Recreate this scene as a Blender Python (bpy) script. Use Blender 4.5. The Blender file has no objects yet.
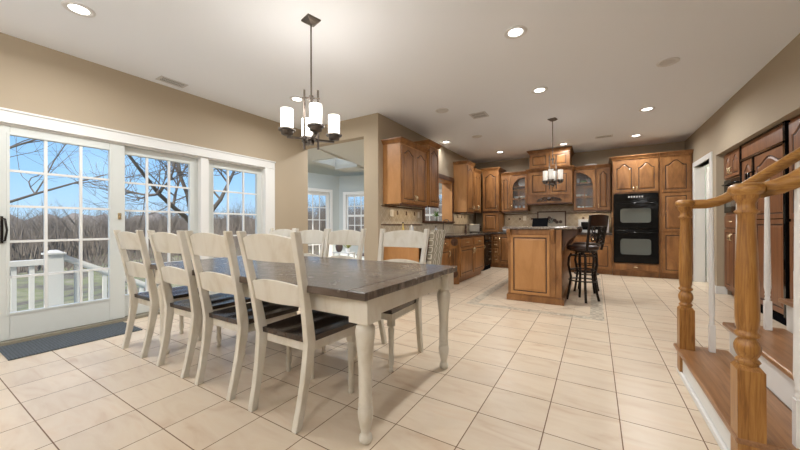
import bpy, bmesh, math, random
from mathutils import Vector, Matrix
random.seed(7)
SC = bpy.context.scene
COL = SC.collection
PI = math.pi

# ------------------------------------------------------------------ camera, world, exposure
cam_d = bpy.data.cameras.new('camera'); cam = bpy.data.objects.new('camera', cam_d); COL.objects.link(cam)
cam_d.sensor_width = 36.0; cam_d.lens = 36.0 * 320.13 / 800.0; cam_d.clip_start = 0.05; cam_d.clip_end = 400
Fv = Vector((-0.52083787, 0.85365198, 0.00249256)); Rv = Vector((0.85364622, 0.52084362, -0.00317216)); Uv = Rv.cross(Fv)
m = Matrix((Rv, Uv, -Fv)).transposed().to_4x4(); m.translation = Vector((0, 0, 1.09))
cam.matrix_world = m
SC.camera = cam
SC.view_settings.view_transform = 'Standard'; SC.view_settings.look = 'None'
SC.view_settings.exposure = 0.28; SC.view_settings.gamma = 1.0; SC.view_settings.use_curve_mapping = False

W = bpy.data.worlds.new('sky'); SC.world = W; W.use_nodes = True
wn = W.node_tree.nodes; wl = W.node_tree.links; wn.clear()
wo = wn.new('ShaderNodeOutputWorld'); wb = wn.new('ShaderNodeBackground'); wr = wn.new('ShaderNodeValToRGB')
wt = wn.new('ShaderNodeTexCoord'); ws = wn.new('ShaderNodeSeparateXYZ')
wl.new(wt.outputs['Generated'], ws.inputs[0]); wl.new(ws.outputs[2], wr.inputs[0])
e = wr.color_ramp.elements
e[0].position = 0.0; e[0].color = (0.55, 0.77, 0.97, 1)
e[1].position = 0.75; e[1].color = (0.10, 0.30, 0.80, 1)
x = wr.color_ramp.elements.new(0.12); x.color = (0.36, 0.64, 0.98, 1)
x = wr.color_ramp.elements.new(0.38); x.color = (0.18, 0.46, 0.96, 1)
wl.new(wr.outputs[0], wb.inputs[0]); wb.inputs[1].default_value = 0.98
wl.new(wb.outputs[0], wo.inputs[0])

sun_d = bpy.data.lights.new('sun', 'SUN'); sun_d.energy = 5.0; sun_d.angle = 0.02; sun_d.color = (1.0, 0.94, 0.85)
sun = bpy.data.objects.new('sun', sun_d); COL.objects.link(sun)
sun.rotation_euler = Vector((-0.25, 0.65, -0.60)).to_track_quat('-Z', 'Y').to_euler()
FILL_GLOBE_W = 36.0  # watts of each point light in the added fill globes
LAMP_W = 24.0      # watts of each recessed ceiling light that is on

# ------------------------------------------------------------------ materials
def new_mat(name):
    m = bpy.data.materials.new(name); m.use_nodes = True
    return m, m.node_tree.nodes, m.node_tree.links, m.node_tree.nodes['Principled BSDF']

def plain(name, c, rough=0.5, metal=0.0, spec=0.5, bump=0.0, bscale=60):
    m, n, l, b = new_mat(name)
    b.inputs['Base Color'].default_value = (*c, 1); b.inputs['Roughness'].default_value = rough
    b.inputs['Metallic'].default_value = metal; b.inputs['Specular IOR Level'].default_value = spec
    if bump:
        t = n.new('ShaderNodeTexNoise'); t.inputs['Scale'].default_value = bscale
        tc = n.new('ShaderNodeTexCoord'); l.new(tc.outputs['Object'], t.inputs['Vector'])
        bp = n.new('ShaderNodeBump'); bp.inputs['Strength'].default_value = bump; bp.inputs['Distance'].default_value = 0.005
        l.new(t.outputs['Fac'], bp.inputs['Height']); l.new(bp.outputs[0], b.inputs['Normal'])
    return m

def emis(name, c, s):
    m, n, l, b = new_mat(name)
    b.inputs['Base Color'].default_value = (*c, 1); b.inputs['Emission Color'].default_value = (*c, 1)
    b.inputs['Emission Strength'].default_value = s
    return m

def ramp(n, l, fac, stops):
    r = n.new('ShaderNodeValToRGB'); el = r.color_ramp.elements
    el[0].position = stops[0][0]; el[0].color = (*stops[0][1], 1)
    el[1].position = stops[-1][0]; el[1].color = (*stops[-1][1], 1)
    for p, c in stops[1:-1]:
        k = el.new(p); k.color = (*c, 1)
    l.new(fac, r.inputs[0]); return r.outputs[0]

def wood(name, dark, mid, light, scale=(14, 14, 1.2), rough=0.4, nscale=1.6, bump=0.05, detail=8, spec=0.5):
    m, n, l, b = new_mat(name)
    tc = n.new('ShaderNodeTexCoord'); mp = n.new('ShaderNodeMapping'); mp.inputs['Scale'].default_value = scale
    l.new(tc.outputs['Object'], mp.inputs[0])
    oi = n.new('ShaderNodeObjectInfo'); ml = n.new('ShaderNodeMath'); ml.operation = 'MULTIPLY'; ml.inputs[1].default_value = 13.0
    l.new(oi.outputs['Random'], ml.inputs[0])
    cx = n.new('ShaderNodeCombineXYZ'); l.new(ml.outputs[0], cx.inputs[0]); l.new(ml.outputs[0], cx.inputs[2])
    va = n.new('ShaderNodeVectorMath'); l.new(mp.outputs[0], va.inputs[0]); l.new(cx.outputs[0], va.inputs[1])
    t = n.new('ShaderNodeTexNoise'); t.inputs['Scale'].default_value = nscale; t.inputs['Detail'].default_value = detail
    t.inputs['Roughness'].default_value = 0.6; t.inputs['Distortion'].default_value = 0.6
    l.new(va.outputs[0], t.inputs['Vector'])
    col = ramp(n, l, t.outputs['Fac'], [(0.25, dark), (0.5, mid), (0.75, light)])
    l.new(col, b.inputs['Base Color']); b.inputs['Roughness'].default_value = rough
    b.inputs['Specular IOR Level'].default_value = spec
    if bump:
        bp = n.new('ShaderNodeBump'); bp.inputs['Strength'].default_value = bump; bp.inputs['Distance'].default_value = 0.004
        l.new(t.outputs['Fac'], bp.inputs['Height']); l.new(bp.outputs[0], b.inputs['Normal'])
    return m

def math_node(n, l, op, a, b=None, c=None):
    k = n.new('ShaderNodeMath'); k.operation = op
    for i, v in enumerate((a, b, c)):
        if v is None: continue
        if isinstance(v, (int, float)): k.inputs[i].default_value = v
        else: l.new(v, k.inputs[i])
    return k.outputs[0]

def mixc(n, l, f, a, b):
    k = n.new('ShaderNodeMix'); k.data_type = 'RGBA'
    if isinstance(f, (int, float)): k.inputs[0].default_value = f
    else: l.new(f, k.inputs[0])
    for i, v in ((6, a), (7, b)):
        if isinstance(v, tuple): k.inputs[i].default_value = (*v, 1)
        else: l.new(v, k.inputs[i])
    return k.outputs[2]

M = {}
M['wall'] = plain('tan wall paint', (0.385, 0.315, 0.225), 0.75, bump=0.05, bscale=120)
M['wall_blue'] = plain('pale blue grey wall paint', (0.46, 0.505, 0.50), 0.75)
M['wall_green'] = plain('pale green grey wall paint', (0.42, 0.47, 0.40), 0.75)
M['ceiling'] = plain('white ceiling paint', (0.84, 0.875, 0.93), 0.85, bump=0.04, bscale=160)
M['sun_ceiling'] = plain('cream sunroom ceiling paint', (0.62, 0.60, 0.54), 0.85)
M['trim'] = plain('white trim paint', (0.72, 0.72, 0.70), 0.4)
M['door_white'] = plain('warm white door vinyl', (0.60, 0.625, 0.60), 0.45)
M['maple'] = wood('honey maple', (0.12, 0.046, 0.012), (0.25, 0.108, 0.032), (0.38, 0.18, 0.060), scale=(5, 5, 1.4), nscale=1.5, rough=0.38)
M['maple_light'] = wood('light maple veneer', (0.34, 0.155, 0.048), (0.42, 0.20, 0.066), (0.48, 0.24, 0.088), scale=(5, 5, 1.4), rough=0.4, bump=0.0)
M['maple_dark'] = wood('dark glazed maple', (0.04, 0.016, 0.008), (0.075, 0.03, 0.013), (0.12, 0.05, 0.021), rough=0.4)
M['cherry'] = wood('reddish brown cabinet wood', (0.13, 0.05, 0.02), (0.20, 0.082, 0.034), (0.27, 0.12, 0.05), rough=0.38)
M['oak'] = wood('golden oak', (0.14, 0.05, 0.010), (0.33, 0.148, 0.033), (0.45, 0.23, 0.06), scale=(60, 60, 3.0), rough=0.3, nscale=1.8, bump=0.12)
M['oak_rail'] = wood('golden oak rail', (0.19, 0.075, 0.016), (0.37, 0.175, 0.042), (0.50, 0.27, 0.075), scale=(3.0, 60, 60), rough=0.28, nscale=1.8, bump=0.12)
M['tread'] = wood('stained oak tread', (0.15, 0.065, 0.025), (0.27, 0.13, 0.053), (0.37, 0.19, 0.085), scale=(30, 1.6, 30), rough=0.3, nscale=1.8, bump=0.06)
M['antique'] = wood('distressed antique white paint', (0.50, 0.44, 0.34), (0.63, 0.59, 0.505), (0.68, 0.65, 0.58), scale=(6, 6, 2.5), rough=0.42, nscale=1.4, bump=0.03)
M['seatwood'] = wood('dark walnut seat', (0.012, 0.008, 0.006), (0.035, 0.020, 0.014), (0.085, 0.05, 0.034), scale=(16, 1.4, 8), rough=0.25, nscale=1.4, bump=0.1)
M['black'] = plain('black gloss appliance', (0.004, 0.004, 0.004), 0.10, spec=0.2)
M['black_matte'] = plain('black matte plastic', (0.006, 0.006, 0.007), 0.6, spec=0.0)
M['carving'] = plain('dark carved glaze', (0.03, 0.014, 0.008), 0.5)
M['oven_glass'] = plain('oven window glass', (0.10, 0.11, 0.10), 0.06, spec=0.9)
M['iron'] = plain('dark wrought iron', (0.022, 0.017, 0.014), 0.4, 0.6)
M['bronze'] = plain('brushed bronze fixture', (0.13, 0.11, 0.095), 0.38, 0.8)
M['steel'] = plain('brushed stainless steel', (0.55, 0.55, 0.54), 0.32, 0.55)
M['brass'] = plain('pale brass pull', (0.72, 0.60, 0.38), 0.25, 0.85)
M['leather'] = plain('brown leather', (0.032, 0.014, 0.009), 0.4, bump=0.2)
M['white_gloss'] = plain('white glazed ceramic', (0.78, 0.78, 0.76), 0.2)
M['white_paint'] = plain('white baluster paint', (0.84, 0.84, 0.83), 0.35)
M['plastic_white'] = plain('ivory switch plastic', (0.72, 0.69, 0.62), 0.4)
M['green'] = plain('leaf green', (0.10, 0.20, 0.04), 0.5)
M['pot'] = plain('grey glazed pot', (0.30, 0.32, 0.28), 0.35)
M['clay'] = plain('dark clay', (0.09, 0.06, 0.05), 0.5)
M['soap'] = plain('clear soap bottle', (0.55, 0.57, 0.60), 0.15)
M['yellow'] = plain('dish soap yellow', (0.55, 0.42, 0.12), 0.3)
M['deck'] = plain('white vinyl railing', (0.62, 0.60, 0.54), 0.5)
M['shade'] = emis('opal glass lit', (1.0, 0.985, 0.95), 1.9)
M['shade_dim'] = emis('opal glass dimly lit', (.62, .59, .53), .10)
M['lens'] = emis('lit lamp lens', (1.0, 0.97, 0.90), 5.0)
M['lens_off'] = plain('frosted lamp lens off', (0.62, 0.62, 0.62), 0.3)
M['bark'] = plain('grey bark', (0.15, 0.125, 0.10), 0.9)
M['bark2'] = plain('brown woodland bark', (0.20, 0.165, 0.13), 0.95)
M['bark3'] = plain('pale woodland bark', (0.30, 0.25, 0.20), 0.95)
M['vent'] = plain('vent metal white', (0.62, 0.62, 0.62), 0.5)
M['vent_dark'] = plain('vent duct dark', (0.08, 0.08, 0.08), 0.8)
M['lamp_trim'] = plain('white lamp trim', (0.70, 0.70, 0.70), 0.45)
M['glow'] = emis('under cabinet lamp', (1.0, 0.78, 0.5), 4.0)
M['grout'] = plain('tile grout', (0.3, 0.25, 0.18), 0.8)
M['aquamat'] = plain('bronze threshold', (0.22, 0.20, 0.15), 0.5)

def glass_mat(name, tint, gl=0.06):
    m, n, l, b = new_mat(name); n.remove(b)
    tr = n.new('ShaderNodeBsdfTransparent'); tr.inputs[0].default_value = (*tint, 1)
    gs = n.new('ShaderNodeBsdfGlossy'); gs.inputs['Roughness'].default_value = 0.22
    mx = n.new('ShaderNodeMixShader'); fr = n.new('ShaderNodeLayerWeight'); fr.inputs[0].default_value = 0.5
    l.new(math_node(n, l, 'MULTIPLY_ADD', math_node(n, l, 'POWER', fr.outputs[1], 5.0), 0.5, 0.02), mx.inputs[0]); l.new(tr.outputs[0], mx.inputs[1]); l.new(gs.outputs[0], mx.inputs[2])
    l.new(mx.outputs[0], n['Material Output'].inputs[0]); return m
M['glass'] = glass_mat('window glass', (0.985, 0.99, 0.99))

def frost_mat():
    m, n, l, b = new_mat('frosted skylight glazing'); n.remove(b)
    t = n.new('ShaderNodeBsdfTranslucent'); t.inputs[0].default_value = (.93, .96, .93, 1); l.new(t.outputs[0], n['Material Output'].inputs[0]); return m
M['frost'] = frost_mat()

def mat_floor():
    m, n, l, b = new_mat('marbled floor tile')
    tc = n.new('ShaderNodeTexCoord'); sp = n.new('ShaderNodeSeparateXYZ'); l.new(tc.outputs['Object'], sp.inputs[0])
    X, Y = sp.outputs[0], sp.outputs[1]
    def grid(u, v, tu, tv, ou, ov, gw):
        a = math_node(n, l, 'DIVIDE', math_node(n, l, 'SUBTRACT', u, ou), tu)
        c = math_node(n, l, 'DIVIDE', math_node(n, l, 'SUBTRACT', v, ov), tv)
        fa = math_node(n, l, 'FRACT', a); fc = math_node(n, l, 'FRACT', c)
        da = math_node(n, l, 'MINIMUM', fa, math_node(n, l, 'SUBTRACT', 1.0, fa))
        dc = math_node(n, l, 'MINIMUM', fc, math_node(n, l, 'SUBTRACT', 1.0, fc))
        d = math_node(n, l, 'MINIMUM', da, dc)
        g = math_node(n, l, 'LESS_THAN', d, gw / tu)
        cell = n.new('ShaderNodeCombineXYZ')
        l.new(math_node(n, l, 'FLOOR', a), cell.inputs[0]); l.new(math_node(n, l, 'FLOOR', c), cell.inputs[1])
        return g, cell.outputs[0]
    gA, cA = grid(X, Y, 0.3505, 0.3409, 0.1119, 0.1273, 0.0028)
    s = 0.70711
    u = math_node(n, l, 'MULTIPLY', math_node(n, l, 'ADD', X, Y), s)
    v = math_node(n, l, 'MULTIPLY', math_node(n, l, 'SUBTRACT', Y, X), s)
    gB, cB = grid(u, v, 0.346, 0.346, 0.05, 0.12, 0.0026)
    gC, cC = grid(X, Y, 0.034, 0.034, 0.0, 0.0, 0.003)
    def inbox(x0, x1, y0, y1):
        k = math_node(n, l, 'MULTIPLY', math_node(n, l, 'GREATER_THAN', X, x0), math_node(n, l, 'LESS_THAN', X, x1))
        k = math_node(n, l, 'MULTIPLY', k, math_node(n, l, 'GREATER_THAN', Y, y0))
        return math_node(n, l, 'MULTIPLY', k, math_node(n, l, 'LESS_THAN', Y, y1))
    outer = inbox(-1.56, 0.085, 4.31, 7.75); inner = inbox(-1.42, -0.06, 4.43, 7.60)
    strip = math_node(n, l, 'SUBTRACT', outer, inner)
    def tile_col(cell, off):
        wn_ = n.new('ShaderNodeTexWhiteNoise'); wn_.noise_dimensions = '3D'; l.new(cell, wn_.inputs[0])
        va = n.new('ShaderNodeVectorMath'); va.operation = 'MULTIPLY_ADD'; va.inputs[1].default_value = (5, 5, 5)
        l.new(wn_.outputs['Color'], va.inputs[0]); l.new(tc.outputs['Object'], va.inputs[2])
        mp = n.new('ShaderNodeMapping'); mp.inputs['Rotation'].default_value = (0, 0, off); mp.inputs['Scale'].default_value = (2.0, 7.5, 1)
        l.new(va.outputs[0], mp.inputs[0])
        t = n.new('ShaderNodeTexNoise'); t.inputs['Scale'].default_value = 1.3; t.inputs['Detail'].default_value = 6
        t.inputs['Distortion'].default_value = 0.9; l.new(mp.outputs[0], t.inputs['Vector'])
        c = ramp(n, l, t.outputs['Fac'], [(0.25, (0.54, 0.395, 0.27)), (0.40, (0.62, 0.50, 0.37)), (0.56, (0.655, 0.55, 0.42)), (0.78, (0.64, 0.50, 0.36))])
        hs = n.new('ShaderNodeHueSaturation'); l.new(c, hs.inputs['Color'])
        l.new(math_node(n, l, 'MULTIPLY_ADD', wn_.outputs['Value'], 0.08, 0.95), hs.inputs['Value'])
        return hs.outputs[0]
    ca = tile_col(cA, 0.9); cb = tile_col(cB, 0.3)
    wC = n.new('ShaderNodeTexWhiteNoise'); l.new(cC, wC.inputs[0])
    cc = ramp(n, l, wC.outputs['Value'], [(0.0, (0.26, 0.21, 0.15)), (0.5, (0.50, 0.43, 0.33)), (1.0, (0.62, 0.56, 0.46))])
    gr = (0.17, 0.10, 0.055)
    a = mixc(n, l, gA, ca, gr); bb = mixc(n, l, gB, cb, gr); c3 = mixc(n, l, gC, cc, (0.45, 0.40, 0.32))
    k = mixc(n, l, inner, a, bb); k = mixc(n, l, strip, k, c3)
    l.new(k, b.inputs['Base Color'])
    gm = mixc(n, l, inner, math_node(n, l, 'MULTIPLY', gA, 1.0), gB)
    rg = math_node(n, l, 'MULTIPLY_ADD', gA, 0.4, 0.33); l.new(rg, b.inputs['Roughness'])
    bp = n.new('ShaderNodeBump'); bp.inputs['Strength'].default_value = 0.35; bp.inputs['Distance'].default_value = 0.002
    bp.invert = True; l.new(gA, bp.inputs['Height']); l.new(bp.outputs[0], b.inputs['Normal'])
    b.inputs['Specular IOR Level'].default_value = 0.45
    return m
M['floor'] = mat_floor()

def mat_tabletop():
    m, n, l, b = new_mat('dark weathered plank top')
    tc = n.new('ShaderNodeTexCoord'); mp = n.new('ShaderNodeMapping'); mp.inputs['Scale'].default_value = (0.9, 13, 4)
    l.new(tc.outputs['Object'], mp.inputs[0])
    t = n.new('ShaderNodeTexNoise'); t.inputs['Scale'].default_value = 2.0; t.inputs['Detail'].default_value = 9; t.inputs['Distortion'].default_value = 0.5
    l.new(mp.outputs[0], t.inputs['Vector'])
    c = ramp(n, l, t.outputs['Fac'], [(0.25, (0.036, 0.025, 0.019)), (0.5, (0.085, 0.062, 0.047)), (0.78, (0.19, 0.15, 0.12))])
    sp = n.new('ShaderNodeSeparateXYZ'); l.new(tc.outputs['Object'], sp.inputs[0])
    f = math_node(n, l, 'FRACT', math_node(n, l, 'MULTIPLY', sp.outputs[1], 1 / 0.148))
    g = math_node(n, l, 'LESS_THAN', f, 0.035)
    c = mixc(n, l, g, c, (0.012, 0.009, 0.007))
    l.new(c, b.inputs['Base Color'])
    t2 = n.new('ShaderNodeTexNoise'); t2.inputs['Scale'].default_value = 9.0; l.new(tc.outputs['Object'], t2.inputs['Vector'])
    l.new(math_node(n, l, 'MULTIPLY_ADD', t2.outputs['Fac'], 0.22, 0.13), b.inputs['Roughness'])
    hh = math_node(n, l, 'SUBTRACT', math_node(n, l, 'MULTIPLY_ADD', t2.outputs['Fac'], 0.3, t.outputs['Fac']), math_node(n, l, 'MULTIPLY', g, 0.6))
    bp = n.new('ShaderNodeBump'); bp.inputs['Strength'].default_value = 0.22; bp.inputs['Distance'].default_value = 0.005
    l.new(hh, bp.inputs['Height']); l.new(bp.outputs[0], b.inputs['Normal'])
    return m
M['tabletop'] = mat_tabletop()

def mat_speckle(name, cols, scale, rough):
    m, n, l, b = new_mat(name)
    tc = n.new('ShaderNodeTexCoord'); t = n.new('ShaderNodeTexVoronoi'); t.inputs['Scale'].default_value = scale
    l.new(tc.outputs['Object'], t.inputs['Vector'])
    s = n.new('ShaderNodeSeparateColor'); l.new(t.outputs['Color'], s.inputs[0])
    c = ramp(n, l, s.outputs[0], cols); l.new(c, b.inputs['Base Color']); b.inputs['Roughness'].default_value = rough
    return m
M['granite'] = mat_speckle('speckled brown granite', [(0.0, (0.05, 0.04, 0.035)), (0.4, (0.16, 0.125, 0.10)), (0.75, (0.28, 0.23, 0.19)), (1.0, (0.42, 0.37, 0.31))], 160, 0.15)
M['granite_dark'] = mat_speckle('dark brown granite', [(0.0, (0.015, 0.012, 0.011)), (0.6, (0.055, 0.042, 0.036)), (1.0, (0.16, 0.13, 0.11))], 160, 0.15)

def mat_splash(name, axis):     # axis 0: tiles laid over x/z, 1: over y/z
    m, n, l, b = new_mat(name)
    tc = n.new('ShaderNodeTexCoord'); sp = n.new('ShaderNodeSeparateXYZ'); l.new(tc.outputs['Object'], sp.inputs[0])
    A = sp.outputs[axis]; Z = sp.outputs[2]; s = 0.70711
    u = math_node(n, l, 'MULTIPLY', math_node(n, l, 'ADD', A, Z), s / 0.105); v = math_node(n, l, 'MULTIPLY', math_node(n, l, 'SUBTRACT', Z, A), s / 0.105)
    fu = math_node(n, l, 'FRACT', u); fv = math_node(n, l, 'FRACT', v)
    d = math_node(n, l, 'MINIMUM', math_node(n, l, 'MINIMUM', fu, math_node(n, l, 'SUBTRACT', 1.0, fu)), math_node(n, l, 'MINIMUM', fv, math_node(n, l, 'SUBTRACT', 1.0, fv)))
    g = math_node(n, l, 'LESS_THAN', d, 0.03)
    t = n.new('ShaderNodeTexNoise'); t.inputs['Scale'].default_value = 7; t.inputs['Detail'].default_value = 5; l.new(tc.outputs['Object'], t.inputs['Vector'])
    c = ramp(n, l, t.outputs['Fac'], [(0.3, (0.34, 0.28, 0.20)), (0.7, (0.47, 0.40, 0.30))])
    l.new(mixc(n, l, g, c, (0.55, 0.49, 0.39)), b.inputs['Base Color']); b.inputs['Roughness'].default_value = 0.4
    return m
M['splash_x'] = mat_splash('beige diagonal wall tile', 0); M['splash_y'] = mat_splash('beige diagonal side wall tile', 1)

def mat_mat():
    m, n, l, b = new_mat('ribbed charcoal mat')
    tc = n.new('ShaderNodeTexCoord'); sp = n.new('ShaderNodeSeparateXYZ'); l.new(tc.outputs['Object'], sp.inputs[0])
    f = math_node(n, l, 'FRACT', math_node(n, l, 'MULTIPLY', sp.outputs[1], 48.0))
    g = math_node(n, l, 'GREATER_THAN', f, 0.62)
    t = n.new('ShaderNodeTexNoise'); t.inputs['Scale'].default_value = 90; l.new(tc.outputs['Object'], t.inputs['Vector'])
    c = ramp(n, l, t.outputs['Fac'], [(0.3, (0.04, 0.048, 0.055)), (0.7, (0.11, 0.125, 0.135))])
    l.new(mixc(n, l, math_node(n, l, 'MULTIPLY', g, 0.45), c, (0.025, 0.03, 0.034)), b.inputs['Base Color']); b.inputs['Roughness'].default_value = 0.95
    return m
M['mat'] = mat_mat()

def mat_fabric():
    m, n, l, b = new_mat('trellis pattern fabric')
    tc = n.new('ShaderNodeTexCoord'); sp = n.new('ShaderNodeSeparateXYZ'); l.new(tc.outputs['Object'], sp.inputs[0])
    u = math_node(n, l, 'MULTIPLY', sp.outputs[0], 6.0); w = math_node(n, l, 'SINE', math_node(n, l, 'MULTIPLY', sp.outputs[2], 2*PI*4.6))
    w = math_node(n, l, 'MULTIPLY', math_node(n, l, 'MINIMUM', math_node(n, l, 'MAXIMUM', math_node(n, l, 'MULTIPLY', w, 1.5), -1.0), 1.0), 0.23)
    def line(sgn):
        k = math_node(n, l, 'FRACT', math_node(n, l, 'MULTIPLY_ADD', w, sgn, u))
        return math_node(n, l, 'LESS_THAN', math_node(n, l, 'ABSOLUTE', math_node(n, l, 'SUBTRACT', k, 0.5)), 0.055)
    g = math_node(n, l, 'MAXIMUM', line(1.0), line(-1.0))
    l.new(mixc(n, l, g, (0.27, 0.24, 0.18), (0.62, 0.58, 0.48)), b.inputs['Base Color']); b.inputs['Roughness'].default_value = 0.95
    return m
M['fabric'] = mat_fabric()

def mat_ground():
    m, n, l, b = new_mat('leaf strewn winter ground')
    tc = n.new('ShaderNodeTexCoord'); t = n.new('ShaderNodeTexNoise'); t.inputs['Scale'].default_value = 0.55; t.inputs['Detail'].default_value = 12
    t.inputs['Roughness'].default_value = 0.7; l.new(tc.outputs['Object'], t.inputs['Vector'])
    c = ramp(n, l, t.outputs['Fac'], [(0.34, (0.09, 0.075, 0.05)), (0.46, (0.22, 0.18, 0.12)), (0.54, (0.25, 0.25, 0.10)), (0.66, (0.38, 0.31, 0.22))])
    l.new(c, b.inputs['Base Color']); b.inputs['Roughness'].default_value = 1.0
    return m
M['ground'] = mat_ground()

# ------------------------------------------------------------------ mesh builder
class MB:
    def __init__(s): s.v = []; s.f = []; s.sm = []
    def add(s, vs, fs, smooth=False):
        o = len(s.v); s.v += [tuple(p) for p in vs]
        for f in fs: s.f.append([i + o for i in f]); s.sm.append(smooth)
        return s
    def box(s, x0, x1, y0, y1, z0, z1):
        x0, x1 = sorted((x0, x1)); y0, y1 = sorted((y0, y1)); z0, z1 = sorted((z0, z1))
        return s.add([(x0,y0,z0),(x1,y0,z0),(x1,y1,z0),(x0,y1,z0),(x0,y0,z1),(x1,y0,z1),(x1,y1,z1),(x0,y1,z1)],
                     [(0,3,2,1),(4,5,6,7),(0,1,5,4),(1,2,6,5),(2,3,7,6),(3,0,4,7)])
    def hexa(s, a, b):      # two quads of 4 points, a bottom, b top
        return s.add(list(a) + list(b), [(3,2,1,0),(4,5,6,7),(0,1,5,4),(1,2,6,5),(2,3,7,6),(3,0,4,7)])
    def lathe(s, prof, c=(0,0,0), n=20, axis='z'):
        vs = []; fs = []
        for r, z in prof:
            for k in range(n):
                a = 2*PI*k/n; p = (r*math.cos(a), r*math.sin(a), z)
                if axis == 'x': p = (z, p[0], p[1])
                if axis == 'y': p = (p[0], z, p[1])
                vs.append((p[0]+c[0], p[1]+c[1], p[2]+c[2]))
        for i in range(len(prof)-1):
            for k in range(n): fs.append((i*n+k, i*n+(k+1)%n, (i+1)*n+(k+1)%n, (i+1)*n+k))
        s.add(vs, fs, True)
        s.add([vs[k] for k in range(n)][::-1], [tuple(range(n))]); s.add(vs[-n:], [tuple(range(n))]); return s
    def tube(s, pts, r, n=8, r1=None, flat=False):
        pts = [Vector(p) for p in pts]; N = len(pts); vs = []; fs = []; ref = None
        for i, p in enumerate(pts):
            t = (pts[min(i+1, N-1)] - pts[max(i-1, 0)]).normalized()
            if ref is None: ref = Vector((0,0,1)) if abs(t.z) < 0.9 else Vector((1,0,0))
            u = t.cross(ref).normalized(); w = u.cross(t).normalized(); ref = w
            rr = r if r1 is None else r + (r1 - r) * i / (N-1)
            if isinstance(rr, (list, tuple)): rr = rr[i]
            for k in range(n):
                a = 2*PI*k/n; q = p + u*math.cos(a)*rr + w*math.sin(a)*rr; vs.append(tuple(q))
        for i in range(N-1):
            for k in range(n): fs.append((i*n+k, i*n+(k+1)%n, (i+1)*n+(k+1)%n, (i+1)*n+k))
        s.add(vs, fs, not flat); s.add(vs[:n][::-1], [tuple(range(n))]); s.add(vs[-n:], [tuple(range(n))]); return s
    def sweep(s, prof, pts, side, ups=None):     # closed profile (a,b) swept; a along side, b along normal-up
        pts = [Vector(p) for p in pts]; side = Vector(side).normalized(); N = len(pts); n = len(prof); vs = []; fs = []
        for i, p in enumerate(pts):
            t = (pts[min(i+1, N-1)] - pts[max(i-1, 0)]).normalized(); up = side.cross(t).normalized()
            if up.z < 0: up = -up
            for a, b in prof: vs.append(tuple(p + side*a + up*b))
        for i in range(N-1):
            for k in range(n): fs.append((i*n+k, i*n+(k+1)%n, (i+1)*n+(k+1)%n, (i+1)*n+k))
        s.add(vs, fs, True); s.add(vs[:n][::-1], [tuple(range(n))]); s.add(vs[-n:], [tuple(range(n))]); return s
    def prism(s, poly, d0, d1, plane='xz'):      # extrude polygon
        def P(a, b, d): return (a, d, b) if plane == 'xz' else ((d, a, b) if plane == 'yz' else (a, b, d))
        n = len(poly)
        return s.add([P(a, b, d0) for a, b in poly] + [P(a, b, d1) for a, b in poly],
                     [tuple(range(n))[::-1], tuple(range(n, 2*n))] + [(k, (k+1)%n, n+(k+1)%n, n+k) for k in range(n)])
    def build(s, name, mat, parent=None, off=(0,0,0), bevel=0.0):
        me = bpy.data.meshes.new(name); me.from_pydata([(a-off[0], b-off[1], c-off[2]) for a,b,c in s.v], [], s.f)
        me.polygons.foreach_set('use_smooth', s.sm); me.update()
        bm = bmesh.new(); bm.from_mesh(me); bmesh.ops.recalc_face_normals(bm, faces=bm.faces)
        bm.to_mesh(me); bm.free()
        me.materials.append(M[mat] if isinstance(mat, str) else mat)
        o = bpy.data.objects.new(name, me); COL.objects.link(o)
        if parent is not None: o.parent = parent
        if bevel:
            b = o.modifiers.new('bevel', 'BEVEL'); b.width = bevel; b.segments = 2; b.limit_method = 'ANGLE'; b.angle_limit = 0.7
        return o

def tag(o, label, cat, group=None, kind=None):
    if label: o['label'] = label
    if cat: o['category'] = cat
    if group: o['group'] = group
    if kind: o['kind'] = kind
    return o
def thing(name, label, cat, loc=(0,0,0), rz=0.0, group=None):
    o = bpy.data.objects.new(name, None); COL.objects.link(o); o.location = loc; o.rotation_euler = (0,0,rz)
    o.empty_display_size = 0.1
    return tag(o, label, cat, group)
def struct(name, mb, mat, bevel=0):
    o = mb.build(name, mat, None, bevel=bevel); o['kind'] = 'structure'; return o
def structE(name, loc=(0,0,0)):
    o = bpy.data.objects.new(name, None); COL.objects.link(o); o.location = loc; o['kind'] = 'structure'; return o
def copy_tree(o, parent=None):
    c = o.copy(); COL.objects.link(c); c.parent = parent
    for ch in list(o.children): copy_tree(ch, c)
    return c

# ------------------------------------------------------------------ the setting
H = 2.88; XL = -4.66; YW = 4.14; XK = -2.93; YB = 9.0; XR = 1.64
struct('floor', MB().box(XL-0.15, 4.6, -2.75, 4.3, -0.12, 0.0).box(-7.6, 4.6, 4.3, 11.6, -0.12, 0.0), 'floor')
# ceiling with the drywall plane over dining room, kitchen, alcove and stairs
c = MB(); c.box(XL-0.15, 4.6, -2.6, YW, H, H+0.15); c.box(XK-0.24, 4.6, YW, 11.6, H, H+0.15)
struct('ceiling', c, 'ceiling')
DY0, DY1, DZ1 = -0.55, 3.42, 2.075
w = MB(); w.box(XL-0.15, XL, -2.6, DY0, 0, H); w.box(XL-0.15, XL, DY1, YW+0.14, 0, H); w.box(XL-0.15, XL, DY0, DY1, DZ1, H)
struct('wall_left', w, 'wall')
w = MB(); w.box(-3.21, XK, YW, YW+0.14, 0, H); w.box(XL, -3.21, YW, YW+0.14, 2.55, H)
struct('wall_middle', w, 'wall')
WY0, WY1, WZ0, WZ1 = 5.72, 7.17, 1.19, 2.13
w = MB(); w.box(XK-0.24, XK, YW+0.14, WY0, 0, H); w.box(XK-0.24, XK, WY1, YB+0.15, 0, H)
w.box(XK-0.24, XK, WY0, WY1, 0, WZ0); w.box(XK-0.24, XK, WY0, WY1, WZ1, H)
struct('wall_kitchen', w, 'wall')
struct('wall_back', MB().box(XK, XR, YB, YB+0.15, 0, H), 'wall')
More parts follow.
